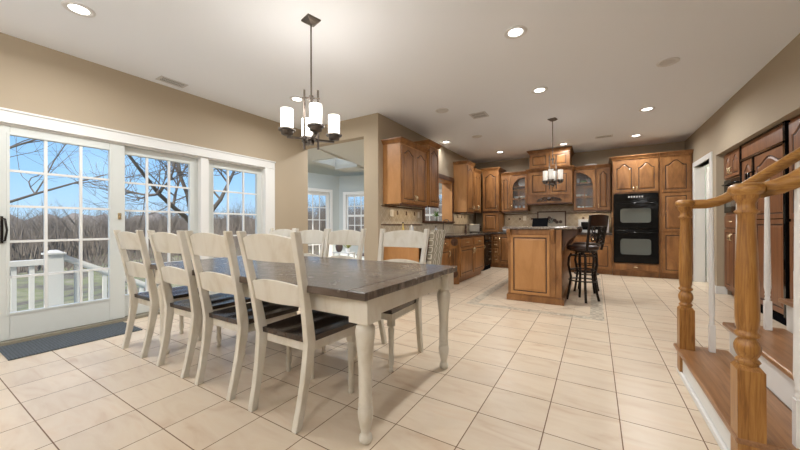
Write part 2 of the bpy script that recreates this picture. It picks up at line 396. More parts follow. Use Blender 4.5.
AY = 6.95
w = MB(); w.box(XR, XR+0.12, 8.22, YB+0.15, 0, H); w.box(XR, XR+0.12, 7.22, 8.22, 2.2, H)
w.box(XR, XR+0.12, AY, 7.22, 0, H)
w.box(XR, 2.48, -2.6, AY, 2.19, H)          # bulkhead over the cabinet alcove
struct('wall_right', w, 'wall')
w = MB(); w.box(XR+0.12, 2.6, AY, AY+0.12, 0, 2.6)
struct('wall_alcove_side', w, 'wall')
struct('wall_alcove_back', MB().box(2.48, 2.6, 3.4, AY, 0, H), 'wall')
struct('wall_front', MB().box(XL-0.15, 4.6, -2.75, -2.6, 0, H), 'wall')
struct('wall_stair', MB().box(4.45, 4.6, -2.6, 6.9, 0, H), 'wall')
# room behind the doorway
w = MB(); w.box(3.6, 3.72, AY, 11.5, 0, H); w.box(XR+0.12, 3.6, 9.3, 9.42, 0, H)
struct('wall_hall', w, 'wall_green')
# sunroom: walls with openings and a vaulted ceiling with a skylight shaft
P0, P1, P2 = Vector((-7.05, 4.9, 0)), Vector((-6.47, 7.15, 0)), Vector((-3.0, 8.35, 0))
def wall_seg(mb, a, b, z0, z1, s0, s1, t=0.12):
    d = (b-a).normalized(); nrm = Vector((-d.y, d.x, 0)); p = a+d*s0; q = a+d*s1
    mb.hexa([(p.x,p.y,z0),(q.x,q.y,z0),(q.x+nrm.x*t,q.y+nrm.y*t,z0),(p.x+nrm.x*t,p.y+nrm.y*t,z0)],
            [(p.x,p.y,z1),(q.x,q.y,z1),(q.x+nrm.x*t,q.y+nrm.y*t,z1),(p.x+nrm.x*t,p.y+nrm.y*t,z1)])
def seg_local(a, b):
    d = (b-a).normalized(); return math.atan2(d.y, d.x)
L1 = (P1-P0).length; L2 = (P2-P1).length
w = MB(); wall_seg(w, P0, P1, 2.12, 2.56, 0, L1); wall_seg(w, P0, P1, 0, 2.12, L1-0.33, L1)
struct('wall_sunroom_left', w, 'wall_blue')
w = MB(); wall_seg(w, P1, P2, 2.06, 2.56, 0, L2); wall_seg(w, P1, P2, 0, 0.75, 0, L2); wall_seg(w, P1, P2, 0.75, 2.06, 0, 0.14)
wall_seg(w, P1, P2, 0.75, 2.06, 1.0, 1.5); wall_seg(w, P1, P2, 0.75, 2.06, 3.3, L2)
struct('wall_sunroom_right', w, 'wall_blue')
# vaulted ceiling pieces around the skylight opening, rising towards the house
def zs(x, y): return 2.56 + max(0.0, (8.0 - y)) * 0.13
def cpiece(mb, x0, x1, y0, y1):
    z = [zs(0, y0), zs(0, y1)]
    mb.hexa([(x0,y0,z[0]),(x1,y0,z[0]),(x1,y1,z[1]),(x0,y1,z[1])], [(x0,y0,z[0]+.12),(x1,y0,z[0]+.12),(x1,y1,z[1]+.12),(x0,y1,z[1]+.12)])
SX0, SX1, SY0, SY1 = -6.35, -5.55, 6.05, 6.85
w = MB(); cpiece(w, -8.0, SX0, YW+0.14, 8.9); cpiece(w, SX1, XK-0.24, YW+0.14, 8.9)
cpiece(w, SX0, SX1, YW+0.14, SY0); cpiece(w, SX0, SX1, SY1, 8.9)
struct('ceiling_sunroom', w, 'sun_ceiling')
w = MB()
for (x0,x1,y0,y1) in ((SX0-.03,SX0,SY0,SY1),(SX1,SX1+.03,SY0,SY1),(SX0-.03,SX1+.03,SY0-.03,SY0),(SX0-.03,SX1+.03,SY1,SY1+.03)): w.box(x0+(.008 if x1 <= SX0 else -.008 if x0 >= SX1 else 0),x1+(.008 if x1 <= SX0 else -.008 if x0 >= SX1 else 0),y0+(.008 if y1 <= SY0 else -.008 if y0 >= SY1 else 0),y1+(.008 if y1 <= SY0 else -.008 if y0 >= SY1 else 0),2.80,3.12)
struct('trim_7', w, 'sun_ceiling')
struct('window_3', MB().box(SX0-.03, SX1+.03, SY0-.03, SY1+.03, 3.12, 3.125), 'frost')

def window_grid(parent, name_root, a, rz, s0, s1, z0, z1, cols, rows, mid=False):
    pass

# ---- sliding patio door (three panels)
door = structE('door_1', (XL, 1.5, 0))
def O(o=(0,0,0)): return o
off = (XL, 1.5, 0)
f = MB()                      # frame: head, sill, jambs, wide mullion post
f.box(XL-0.13, XL-0.005, DY0, DY1, 2.035, DZ1); f.box(XL-0.13, XL-0.005, 3.34, DY1, 0.0, 2.04)
f.box(XL-0.13, XL+0.012, 2.345, 2.45, 0.0, 2.04); f.box(XL-0.13, XL-0.005, DY0, DY0+0.07, 0, 2.04)
f.build('door_frame', 'trim', door, off, 0.004)
MB().box(XL-0.13, XL+0.03, DY0, DY1, 0.0, 0.03).build('threshold', 'aquamat', door, off, 0.004)
def panel(y0, y1, g0, g1, gz0, gz1, xf, cols, rows, xs=None):
    t = 0.05; x0, x1 = xf-t, xf
    p = MB(); p.box(x0, x1, y0, g0, 0.035, 2.035); p.box(x0, x1, g1, y1, 0.035, 2.035)
    p.box(x0, x1, g0, g1, 0.035, gz0); p.box(x0, x1, g0, g1, gz1, 2.035)
    o = p.build('door_panel', 'door_white', door, off, 0.004)
    q = MB(); b = 0.012        # glazing bead
    q.box(x1-0.004, x1+0.006, g0-0.02, g0, gz0-0.02, gz1+0.02); q.box(x1-0.004, x1+0.006, g1, g1+0.02, gz0-0.02, gz1+0.02)
    q.box(x1-0.004, x1+0.006, g0, g1, gz0-0.02, gz0); q.box(x1-0.004, x1+0.006, g0, g1, gz1, gz1+0.02)
    q.build('glazing_bead', 'door_white', o, off, 0.002)
    g = MB()
    ys = xs or [g0 + (g1-g0)*k/cols for k in range(1, cols)]
    for y in ys: g.box(x0+0.012, x1-0.008, y-0.011, y+0.011, gz0, gz1)
    for k in range(1, rows):
        z = gz0 + (gz1-gz0)*k/rows; g.box(x0+0.014, x1-0.01, g0, g1, z-0.011, z+0.011)
    g.build('muntin_grid', 'trim', o, off)
    MB().box(x0+0.022, x0+0.026, g0, g1, gz0, gz1).build('glass_pane', 'glass', o, off)
    return o
pa = panel(0.535, 1.515, 0.655, 1.375, 0.285, 1.955, XL-0.015, 3, 5, [0.888, 1.144])
panel(1.43, 2.345, 1.515, 2.238, 0.285, 1.945, XL-0.07, 3, 5, [1.756, 1.997])
panel(2.45, 3.34, 2.555, 3.255, 0.285, 1.945, XL-0.07, 3, 5, [2.783, 3.03])
panel(-0.48, 0.60, -0.36, 0.48, 0.285, 1.945, XL-0.07, 3, 5)
h = MB(); h.tube([(XL-0.012, 0.607, 1.17), (XL+0.02, 0.622, 1.165), (XL+0.03, 0.632, 1.06), (XL+0.02, 0.622, 0.965), (XL-0.012, 0.607, 0.96)], 0.008)
h.box(XL-0.016, XL-0.006, 0.598, 0.616, 0.94, 1.19); h.build('door_handle', 'iron', pa, off)
h = MB(); h.box(XL-0.016, XL-0.004, 1.447, 1.478, 1.175, 1.248); h.box(XL-0.006, XL+0.008, 1.455, 1.47, 1.2, 1.225); h.build('latch', 'brass', pa, off, 0.002)
# casing around the patio door
t = MB(); t.box(XL, XL+0.022, DY0-0.1, 3.53, 2.075, 2.165); t.box(XL, XL+0.032, DY0-0.12, 3.545, 2.165, 2.185)
t.box(XL, XL+0.028, DY0-0.1, 3.53, 2.055, 2.075); t.box(XL, XL+0.022, 3.42, 3.53, 0, 2.075); t.box(XL, XL+0.026, 3.345, 3.42, 0, 2.06)
struct('trim_1', t, 'trim', 0.003)
# baseboards
struct('baseboard_left', MB().box(XL, XL+0.014, 3.53, YW, 0, 0.12), 'trim', 0.003)
struct('baseboard_middle', MB().box(-3.21, XK, YW-0.014, YW, 0, 0.12), 'trim', 0.003)
b = MB(); b.box(XR-0.014, XR, AY-0.014, 7.14, 0, 0.12); b.box(XR, 1.76, AY-0.014, AY, 0, 0.12); b.box(XR-0.014, XR, 8.3, 8.36, 0, 0.12)
struct('baseboard_right', b, 'trim', 0.003)
# doorway casing on the right wall
t = MB(); t.box(XR-0.02, XR+0.14, 7.13, 7.22, 0, 2.2); t.box(XR-0.02, XR, 8.20, 8.29, 0, 2.2); t.box(XR-0.02, XR+0.14, 7.13, 8.29, 2.2, 2.29)
t.box(XR, XR+0.14, 8.20, 8.22, 0, 2.2)
struct('trim_2', t, 'trim', 0.003)
d2 = structE('door_2', (XR+0.16, 8.18, 0))
MB().box(XR+0.15, XR+0.95, 8.14, 8.18, 0.01, 2.18).build('door_leaf', 'trim', d2, (XR+0.16, 8.18, 0), 0.003)
MB().lathe([(0.028,0),(0.03,0.03),(0.0,0.05)], (XR+0.88, 8.12, 1.0), 14, 'y').build('door_handle', 'brass', d2, (XR+0.16, 8.18, 0))
# wood lining and casing of the pass-through window over the sink
t = MB()
t.box(XK-0.24, XK+0.02, WY1-0.02, WY1+0.005, WZ0, WZ1); t.box(XK-0.24, XK+0.02, WY0-0.005, WY0+0.02, WZ0, WZ1); t.box(XK-0.24, XK+0.02, WY0, WY1, WZ1-0.02, WZ1+0.005)
struct('trim_3', t, 'maple_light')
t = MB()
t.box(XK, XK+0.025, WY1, WY1+0.09, WZ0-0.03, WZ1+0.09); t.box(XK, XK+0.025, WY0-0.09, WY0, WZ0-0.03, WZ1+0.09); t.box(XK, XK+0.035, WY0-0.1, WY1+0.1, WZ1, WZ1+0.1)
t.box(XK-0.24, XK+0.05, WY0-0.09, WY1+0.09, WZ0-0.04, WZ0)
struct('trim_4', t, 'maple_dark', 0.004)
# sunroom french doors and windows
def glazed(name, a, b, s0, s1, z0, z1, cols, rows, rail=0.09, leafs=1, trimw=0.09):
    rz = seg_local(a, b); root = structE(name, (a.x, a.y, 0)); root.rotation_euler = (0, 0, rz)
    f = MB(); f.box(s0-trimw, s0, -0.03, 0.1, z0, z1+trimw); f.box(s1, s1+trimw, -0.03, 0.1, z0, z1+trimw); f.box(s0, s1, -0.03, 0.1, z1, z1+trimw)
    if z0 > 0.1: f.box(s0-trimw, s1+trimw, -0.05, 0.1, z0-0.05, z0)
    f.build('window_frame' if z0 > 0.1 else 'door_frame', 'trim', root, bevel=0.004)
    wd = (s1-s0)/leafs
    for k in range(leafs):
        x0 = s0 + k*wd; x1 = x0+wd; r = rail; bz = z0 + (0.22 if z0 < 0.1 else r)
        p = MB(); p.box(x0+.004, x0+r, 0.02, 0.06, z0, z1); p.box(x1-r, x1-.004, 0.02, 0.06, z0, z1); p.box(x0+r, x1-r, 0.02, 0.06, z1-r, z1); p.box(x0+r, x1-r, 0.02, 0.06, z0, bz)
        if z0 > 0.1: p.box(x0+r, x1-r, 0.02, 0.06, (z0+z1)/2-0.03, (z0+z1)/2+0.03)
        for i in range(1, cols): xx = x0+r+(wd-2*r)*i/cols; p.box(xx-.011, xx+.011, 0.03, 0.05, bz, z1-r)
        for i in range(1, rows): zz = bz+(z1-r-bz)*i/rows; p.box(x0+r, x1-r, 0.03, 0.05, zz-.011, zz+.011)
        o = p.build('sash' if z0 > 0.1 else 'door_leaf', 'trim', root)
        MB().box(x0+r, x1-r, 0.036, 0.04, bz, z1-r).build('glass_pane', 'glass', o)
        if z0 < 0.1:
            hx = x1-0.045 if k % 2 == 0 else x0+0.045
            MB().box(hx-.02, hx+.02, 0.005, 0.02, 0.88, 1.16).tube([(hx, .0, 1.0), (hx, -.05, 1.0), (hx+(-.09 if k%2==0 else .09), -.05, 1.0)], .01).build('door_handle', 'iron', o)
    return root
glazed('door_3', P0, P1, L1-1.95, L1-0.33, 0.0, 2.05, 3, 5, leafs=2)
glazed('window_1', P1, P2, 0.22, 0.92, 0.78, 2.0, 3, 4, rail=0.05)
glazed('window_2', P1, P2, 1.6, 3.2, 0.78, 2.0, 3, 4, rail=0.05, leafs=2)

# ------------------------------------------------------------------ outdoors
g = MB()
N = 44
import itertools
vs = []; fs = []
for i in range(N+1):
    for j in range(N+1):
        x = -5.2 - 130*(i/N)**1.8; y = -60 + 190*(j/N)
        z = -1.15 - 0.02*max(0, -x-8) + 0.25*math.sin(x*.5+y*.3) * min(1, (-x-5)/12) + 0.0
        vs.append((x, y, z))
for i in range(N):
    for j in range(N): a = i*(N+1)+j; fs.append((a, a+1, a+N+2, a+N+1))
g.add(vs, fs, True)
struct('ground', g, 'ground')
g = MB().box(-40, 40, -60, 90, -3.2, -1.4)
# deck landing outside the patio door
struct('deck', MB().box(-6.32, XL-0.15, -3.0, 1.33, -0.31, -0.25), 'deck')

rail = thing('deck_railing', 'white deck railing with square capped post outside the patio door', 'railing', (-6.21, 1.25, -0.25))
def boxp(mb, cx, cy, hw, z0, z1): return mb.box(cx-hw, cx+hw, cy-hw, cy+hw, z0, z1)
boxp(MB(), 0, 0, 0.078, -0.9, 0.97).build('post', 'deck', rail, bevel=0.004)
m_ = MB(); boxp(m_, 0, 0, 0.10, 0.97, 0.995); m_.hexa([(-.085,-.085,.995),(.085,-.085,.995),(.085,.085,.995),(-.085,.085,.995)], [(-.03,-.03,1.03),(.03,-.03,1.03),(.03,.03,1.03),(-.03,.03,1.03)])
m_.build('post_cap', 'deck', rail, bevel=0.003)
m_ = MB(); m_.box(-.045, .045, -3.6, -.078, .84, .915); m_.box(-.03, .03, -3.6, -.078, .06, .12); m_.build('level_rail', 'deck', rail, bevel=0.006)
for k in range(18): MB().box(-.022, .022, -.20-.15*k-.022, -.20-.15*k+.022, .1, .85).build('baluster', 'deck', rail)
m_ = MB(); m_.sweep([(-.045,-.038),(.045,-.038),(.045,.038),(-.045,.038)], [(0,.078,.93),(0,2.3,-.33)], (1,0,0)); m_.sweep([(-.03,-.03),(.03,-.03),(.03,.03),(-.03,.03)], [(0,.078,.12),(0,2.3,-1.1)], (1,0,0))
m_.build('sloping_rail', 'deck', rail)
MB().tube([(0,.03,.91),(0,.12,.91)], .05, 12).build('rail_bracket', 'deck', rail)
for k in range(13):
    y = .22+.15*k; z = .93-.567*(y-.078); MB().box(-.022, .022, y-.022, y+.022, z-.74, z-.02).build('baluster', 'deck', rail)

def branch(mb, p, d, L, r, lvl, rnd, spread, kids, up=0.15, wob=0.18, seg=5, sides=5):
    pts = [Vector(p)]; d = Vector(d).normalized()
    for i in range(seg):
        d = (d + Vector((rnd.uniform(-1,1), rnd.uniform(-1,1), rnd.uniform(-1,1)))*wob + Vector((0,0,up*0.3))).normalized()
        pts.append(pts[-1] + d*L/seg)
    rr = [max(r*(1-.62*i/seg), 0.004) for i in range(seg+1)]
    mb.tube(pts, rr, sides, r1=rr) if False else tube_r(mb, pts, rr, sides)
    if lvl <= 0: return
    for k in range(kids):
        i = rnd.randint(1 if lvl < 3 else 2, seg); t = (pts[i]-pts[i-1]).normalized()
        a = Vector((rnd.uniform(-1,1), rnd.uniform(-1,1), rnd.uniform(-.3,1))).normalized()
        branch(mb, pts[i], t*(1-spread)+a*spread, L*rnd.uniform(.5,.75), rr[i]*.62, lvl-1, rnd, spread, kids, up, wob, seg, max(3, sides-1))
def tube_r(mb, pts, rr, n):
    vs = []; fs = []; ref = Vector((0.3,0.1,1)).normalized(); N = len(pts)
    for i, p in enumerate(pts):
        t = (pts[min(i+1,N-1)]-pts[max(i-1,0)]).normalized(); u = t.cross(ref)
        if u.length < .05: u = t.cross(Vector((1,0,0)))
        u.normalize(); w = u.cross(t)
        for k in range(n):
            a = 2*PI*k/n; vs.append(tuple(p + (u*math.cos(a)+w*math.sin(a))*rr[i]))
    for i in range(N-1):
        for k in range(n): fs.append((i*n+k, i*n+(k+1)%n, (i+1)*n+(k+1)%n, (i+1)*n+k))
    mb.add(vs, fs, True)

# bare garden trees close to the house
def garden_tree(loc, start, dirs, L, r, seed, label, kids=5, lvl=3, spread=.55, wob=.16):
    rnd = random.Random(seed); mb = MB()
    tube_r(mb, [Vector((0,0,-1.4)), Vector((0,0,0)), Vector(start)], [r*1.5, r*1.3, r*1.1], 8)
    for d in dirs: branch(mb, start, d, L*rnd.uniform(.85,1.1), r*.8, lvl, rnd, spread, kids, .1, wob, 6, 6)
    o = mb.build('bare_tree', 'bark'); o.location = loc; tag(o, label, 'tree', 'bare garden trees'); return o
garden_tree((-13.6, -0.8, 0), (.05, .15, .9), [(.15,.75,.9), (-.1,.3,1), (.3,1,.28), (-.6,-.4,.8)], 4.6, .065, 11, 'bare tree with a leaning limb crossing the top left pane of the patio door', 4, 3)
garden_tree((-9.8, 4.7, 0), (0, .1, 1.0), [(.0,.35,1), (.2,-.55,.75), (-.2,.7,.8), (.3,-.95,.5)], 3.0, .085, 23, 'gnarled bare tree seen through the middle patio door panel', 6, 3, .6, .24)

# far wood: bare trees in three shapes
protos = []
for kind in range(3):
    rnd = random.Random(100+kind); mb = MB(); Hh = 7.5+kind
    branch(mb, (0,0,-1), (0,0,1), Hh*.62, .16, 3, rnd, .45, 7, .5, .10, 6, 5)
    protos.append(mb)
rnd = random.Random(5); base = []
for k in range(210):
    kind = k % 3; az = math.radians(rnd.uniform(18, 86)); d = rnd.uniform(38, 78)
    loc = (-d*math.sin(az), d*math.cos(az), -1.2-0.02*(d-8)*math.sin(az)); s = rnd.uniform(.62, .95)*(d/62)**.6*(.75+.35*min(1, max(0, (70-math.degrees(az))/35)))
    if k < 3: o = protos[k].build('woodland_tree', 'bark2' if k else 'bark3'); base.append(o)
    else: o = base[kind].copy(); COL.objects.link(o)
    o.location = loc; o.rotation_euler = (0, 0, rnd.uniform(0, 6.28)); o.scale = (s*1.3, s*1.3, s)
    tag(o, 'bare leafless tree in the far woods beyond the garden', 'tree', 'bare trees of the far woods')
# tangled brush under and between the trees
mb = MB(); rnd = random.Random(9)
for k in range(9000):
    az = math.radians(rnd.uniform(14, 88)); d = rnd.choice((rnd.uniform(24, 34), rnd.uniform(32, 80), rnd.uniform(32, 80)))
    x = -d*math.sin(az); y = d*math.cos(az); z = -1.3-0.02*max(0,-x-8); hgt = rnd.uniform(.3, 1.1) if d < 32 else rnd.uniform(1.0, 5.2)
    dx = rnd.uniform(-.5,.5)*hgt; dy = rnd.uniform(-.5,.5)*hgt; r = .012+d*.0006
    a = Vector((x,y,z)); c_ = a+Vector((dx*.3,dy*.3,hgt*.6)); e_ = a+Vector((dx,dy,hgt))
    mb.add([a+Vector((r,0,0)), a+Vector((-r,r,0)), a+Vector((0,-r,0)), c_+Vector((r,0,0))*.8, c_+Vector((-r,r,0))*.8, c_+Vector((0,-r,0))*.8, e_], [(0,1,4,3),(1,2,5,4),(2,0,3,5),(3,4,6),(4,5,6),(5,3,6)])
o = mb.build('brush', 'bark2'); tag(o, 'tangled brown brush under the far trees', 'brush', kind='stuff')
# distant wooded ridge behind the trees
mb = MB(); pts = []
n = 90; vs = []; fs = []
for i in range(n+1):
    az = math.radians(5+90*i/n); h1 = 3.4+.7*math.sin(i*.9)+.6*math.sin(i*2.3)
    for d, z in ((84, -3.5), (86, h1*.5), (96, h1), (120, h1-1)): vs.append((-d*math.sin(az), d*math.cos(az), z+.5*math.sin(i*5.1+d)))
for i in range(n):
    for j in range(3): a = i*4+j; fs.append((a, a+4, a+5, a+1))
mb.add(vs, fs, True); struct('hills', mb, 'bark3')

# ------------------------------------------------------------------ ceiling lamps, vents
def down_light(x, y, on, label, H=H, f=1.0):
    t = thing('recessed_light', label, 'ceiling light', (x, y, H), 0, 'recessed ceiling lights')
    MB().lathe([(0.066,-.001),(0.066,-.006),(0.098,-.008),(0.102,-.004),(0.102,0.0),(0.066,-0.001)], n=28).build('trim_ring', 'lamp_trim', t)
    MB().lathe([(0.064,-.004),(0.0005,-.0045)], n=24).build('lens', 'lens' if on else 'lens_off', t)
    if on:
        l = bpy.data.lights.new('recessed_lamp', 'AREA'); l.shape = 'DISK'; l.size = 0.12; l.energy = LAMP_W*f; l.color = (1.0, 1.0, 0.995); l.spread = 2.9
        o = bpy.data.objects.new('lamp', l); COL.objects.link(o); o.parent = t; o.location = (0, 0, -.012)
    return t
for x, y, on, lb in [(-3.615,.871,1,'lit recessed light in the ceiling nearest the patio door corner'), (-.623,3.085,1,'lit recessed light high in the ceiling right of the dining chandelier'),
    (.689,4.535,0,'unlit recessed light in the ceiling nearest the right wall and stairs'), (-.623,4.574,1,'lit recessed light in the ceiling in front of the island pendant'),
    (.688,6.201,1,'lit recessed light near the right wall, middle of its row'), (.701,7.919,1,'lit recessed light in front of the pantry cabinet, by the right wall corner'),
    (-2.027,4.587,0,'unlit recessed light in the ceiling beside the first kitchen wall cabinets'), (-2.721,6.36,1,'small lit recessed light over the sink window'),
    (-2.019,6.284,0,'unlit recessed light in the left row above the sink aisle'), (-1.975,7.925,1,'lit recessed light in front of the corner wall cabinet'),
    (-.591,7.893,1,'lit recessed light in front of the range hood'), (-3.579,3.092,1,'lit recessed light seen just left of the dining chandelier')]:
    down_light(x, y, on, lb, f=(.25 if x < -2.5 and y > 5 else .35 if x < 0 and x > -1 and y > 7 else .65 if y > 7 else .9 if y > 5 else .9))
# globes added behind the viewpoint to brighten the ceiling and room
for x, y in ((-3.2, -1.5), (-0.4, -1.6), (1.9, -1.4)):
    t = thing('added_globe', 'opal globe added behind the viewpoint to brighten the room', 'ceiling light', (x, y, H), 0, 'added fill globes')
    MB().lathe([(.06,0),(.06,-.02),(.01,-.03)], n=20).tube([(0,0,-.02),(0,0,-.42)], .006, 8).build('stem', 'bronze', t)
    MB().lathe([(.14*math.sin(PI*k/12)+.001, -.55+.14*math.cos(PI*k/12)) for k in range(13)], n=24).build('lamp_shade', 'shade', t)
    for z in (-.22, -.75):
        l = bpy.data.lights.new('globe', 'POINT'); l.energy = FILL_GLOBE_W; l.shadow_soft_size = .14; l.color = (1,1,.995)
        q = bpy.data.objects.new('bulb', l); COL.objects.link(q); q.parent = t; q.location = (0,0,z)
for x, y in ((-6.2, 5.0), (-4.2, 4.95), (-3.9, 6.3)):  # lamps added out of view to brighten the sunroom
    down_light(x, y, 1, 'unseen recessed light added to brighten the sunroom', zs(x, y)-.015)
def vent(x, y, rz, label, w=.30, d=.16):
    t = thing('ceiling_vent', label, 'vent', (x, y, H), rz, 'ceiling air vents')
    f = MB(); f.box(-w/2, w/2, -d/2, -d/2+.025, -.008, 0); f.box(-w/2, w/2, d/2-.025, d/2, -.008, 0); f.box(-w/2, -w/2+.025, -d/2+.025, d/2-.025, -.008, 0); f.box(w/2-.025, w/2, -d/2+.025, d/2-.025, -.008, 0)
    f.build('vent_frame', 'vent', t, bevel=.002)
    MB().box(-w/2+.02, w/2-.02, -d/2+.02, d/2-.02, -.002, 0.0).build('duct', 'vent_dark', t)
    g = MB()
    for k in range(14): xx = -w/2+.03+(w-.06)*k/13; g.box(xx-.004, xx+.004, -d/2+.025, d/2-.025, -.006, -.002)
    g.box(-w/2+.025, w/2-.025, -.004, .004, -.007, -.002); g.build('grille', 'vent', t)
vent(-4.46, 1.913, PI/2, 'white ceiling vent beside the tan patio door wall')
vent(-1.60, 5.09, 0, 'white square ceiling vent left of the island pendant', .26, .26)
vent(.157, 7.663, 0, 'white ceiling vent in front of the oven cabinet')

t = thing('added_hall_lamp', 'unseen lamp added to brighten the hall behind the white doorway', 'ceiling light', (2.6, 7.9, H))  # added lamp, out of view, so the hall is not dark
MB().lathe([(.12,0),(.14,-.02),(.13,-.06),(.08,-.10),(0,-.115)], n=24).build('lamp_shade', 'shade', t)
l = bpy.data.lights.new('hall', 'POINT'); l.energy = 70; l.shadow_soft_size = .12; l.color = (1,.96,.9)
q = bpy.data.objects.new('bulb', l); COL.objects.link(q); q.parent = t; q.location = (0,0,-.25)
# ------------------------------------------------------------------ chandelier and island pendant
def fixture(name, label, x, y, arm, ang, zs_, sh, rod_top, n=4, sw=.056, smat='shade', bulb=3.0):
    t = thing(name, label, 'chandelier', (x, y, H))
    zb = zs_ - H                                    # bottom of the shades, local
    o = MB().lathe([(.088,0),(.088,-.010),(.055,-.028),(.014,-.04)], n=4).build('canopy', 'bronze', t, bevel=.004); o.rotation_euler = (0, 0, .55); o.data.polygons.foreach_set('use_smooth', [False]*len(o.data.polygons))
    MB().tube([(0,0,-.03),(0,0,rod_top-H)], .007, 10).build('stem', 'bronze', t)
    c = MB(); hz = rod_top-H
    u = (math.cos(ang-.30)*.058, math.sin(ang-.30)*.058)
    c.lathe([(.02,hz-.02),(.02,hz+.02)], n=14)
    for s in (-1, 1):
        c.tube([(u[0]*s,u[1]*s,hz+.07),(u[0]*s,u[1]*s,zb-.15)], .0095, 10); c.tube([(0,0,hz),(u[0]*s*1.25,u[1]*s*1.25,hz)], .007, 8)
    c.tube([(0,0,hz),(0,0,hz-.08)], .012, 10); c.lathe([(.058,zb-.075),(.058,zb-.06)], n=24); c.lathe([(.022,zb-.11),(.03,zb-.06),(.022,zb-.05)], n=16)
    c.build('centre_frame', 'bronze', t)
    for k in range(n):
        a = ang + 2*PI*k/n; dx, dy = math.cos(a), math.sin(a)
        m_ = MB(); z = zb-.065
        m_.hexa([(dx*.04-dy*.014,dy*.04+dx*.014,z-.008),(dx*arm-dy*.014,dy*arm+dx*.014,z-.008),(dx*arm+dy*.014,dy*arm-dx*.014,z-.008),(dx*.04+dy*.014,dy*.04-dx*.014,z-.008)],
                [(dx*.04-dy*.014,dy*.04+dx*.014,z+.008),(dx*arm-dy*.014,dy*arm+dx*.014,z+.008),(dx*arm+dy*.014,dy*arm-dx*.014,z+.008),(dx*.04+dy*.014,dy*.04-dx*.014,z+.008)])
        m_.lathe([(sw*.5,zb-.052),(sw*.82,zb-.044),(sw*.86,zb-.03),(sw*.95,zb-.012)], (dx*arm,dy*arm,0), 24); m_.lathe([(sw*1.22,zb-.012),(sw*1.26,zb),(sw*1.0,zb+.002)], (dx*arm,dy*arm,0), 28)
        o = m_.build('arm', 'bronze', t)
        MB().lathe([(sw*.9,zb),(sw*.9,zb+sh),(sw*.84,zb+sh),(sw*.84,zb+.01)], (dx*arm,dy*arm,0), 28).build('lamp_shade', smat, o)
        l = bpy.data.lights.new('shade_lamp', 'POINT'); l.energy = bulb; l.shadow_soft_size = .05; l.color = (1,.93,.84)
        q = bpy.data.objects.new('bulb', l); COL.objects.link(q); q.parent = t; q.location = (dx*arm, dy*arm, zb+sh+.06)
    return t
fixture('chandelier', 'bronze four shade chandelier hanging over the dining table', -2.101, 1.97, .20, math.radians(57), 1.905, .17, 2.20)
fixture('pendant_chandelier', 'smaller bronze chandelier hanging over the kitchen island', -.608, 5.938, .118, math.radians(-8), 1.85, .165, 2.20, sw=.043, smat='shade_dim', bulb=.5)

# ------------------------------------------------------------------ door mat
t = MB().box(-4.60, -4.08, .565, 1.47, 0, .01).build('door_mat', 'mat', bevel=.003)
tag(t, 'long ribbed charcoal mat on the tile floor along the patio door', 'mat')

# ------------------------------------------------------------------ dining table
tb = thing('dining_table', 'long farmhouse dining table, dark plank top on cream turned legs', 'table', (-2.07, 1.78, 0))
hw, hd = 1.15, .585
m_ = MB(); m_.box(-hw+.11, hw-.11, -hd, hd, .735, .775); m_.build('tabletop', 'tabletop', tb, bevel=.004)
for s in (-1, 1):
    m_ = MB(); m_.box(s*(hw-.109), s*hw, -hd, hd, .735, .775)
    o = m_.build('breadboard_end', 'tabletop', tb, bevel=.004)
m_ = MB(); ax, ay = hw-.075, hd-.095
for s in (-1, 1): m_.box(-ax, ax, s*ay-.012, s*ay+.012, .62, .735); m_.box(s*ax-.012, s*ax+.012, -ay, ay, .62, .735)
m_.build('apron', 'antique', tb, bevel=.003)
legp = [(.024,.0),(.031,.006),(.034,.02),(.031,.036),(.023,.045),(.023,.056),(.030,.085),(.037,.125),(.040,.155),(.038,.172),(.031,.180),(.036,.188),(.036,.198),(.032,.204),(.035,.212),(.035,.222),(.033,.228),(.034,.29),(.034,.35),(.037,.42),(.044,.49),(.050,.54),(.051,.565),(.046,.585),(.035,.598),(.035,.605),(.046,.6095)]
for sx in (-1, 1):
    for sy in (-1, 1):
        m_ = MB(); m_.lathe(legp, (sx*ax, sy*ay, 0), 26); m_.box(sx*ax-.058, sx*ax+.058, sy*ay-.058, sy*ay+.058, .61, .7345)
        m_.build('leg', 'antique', tb)

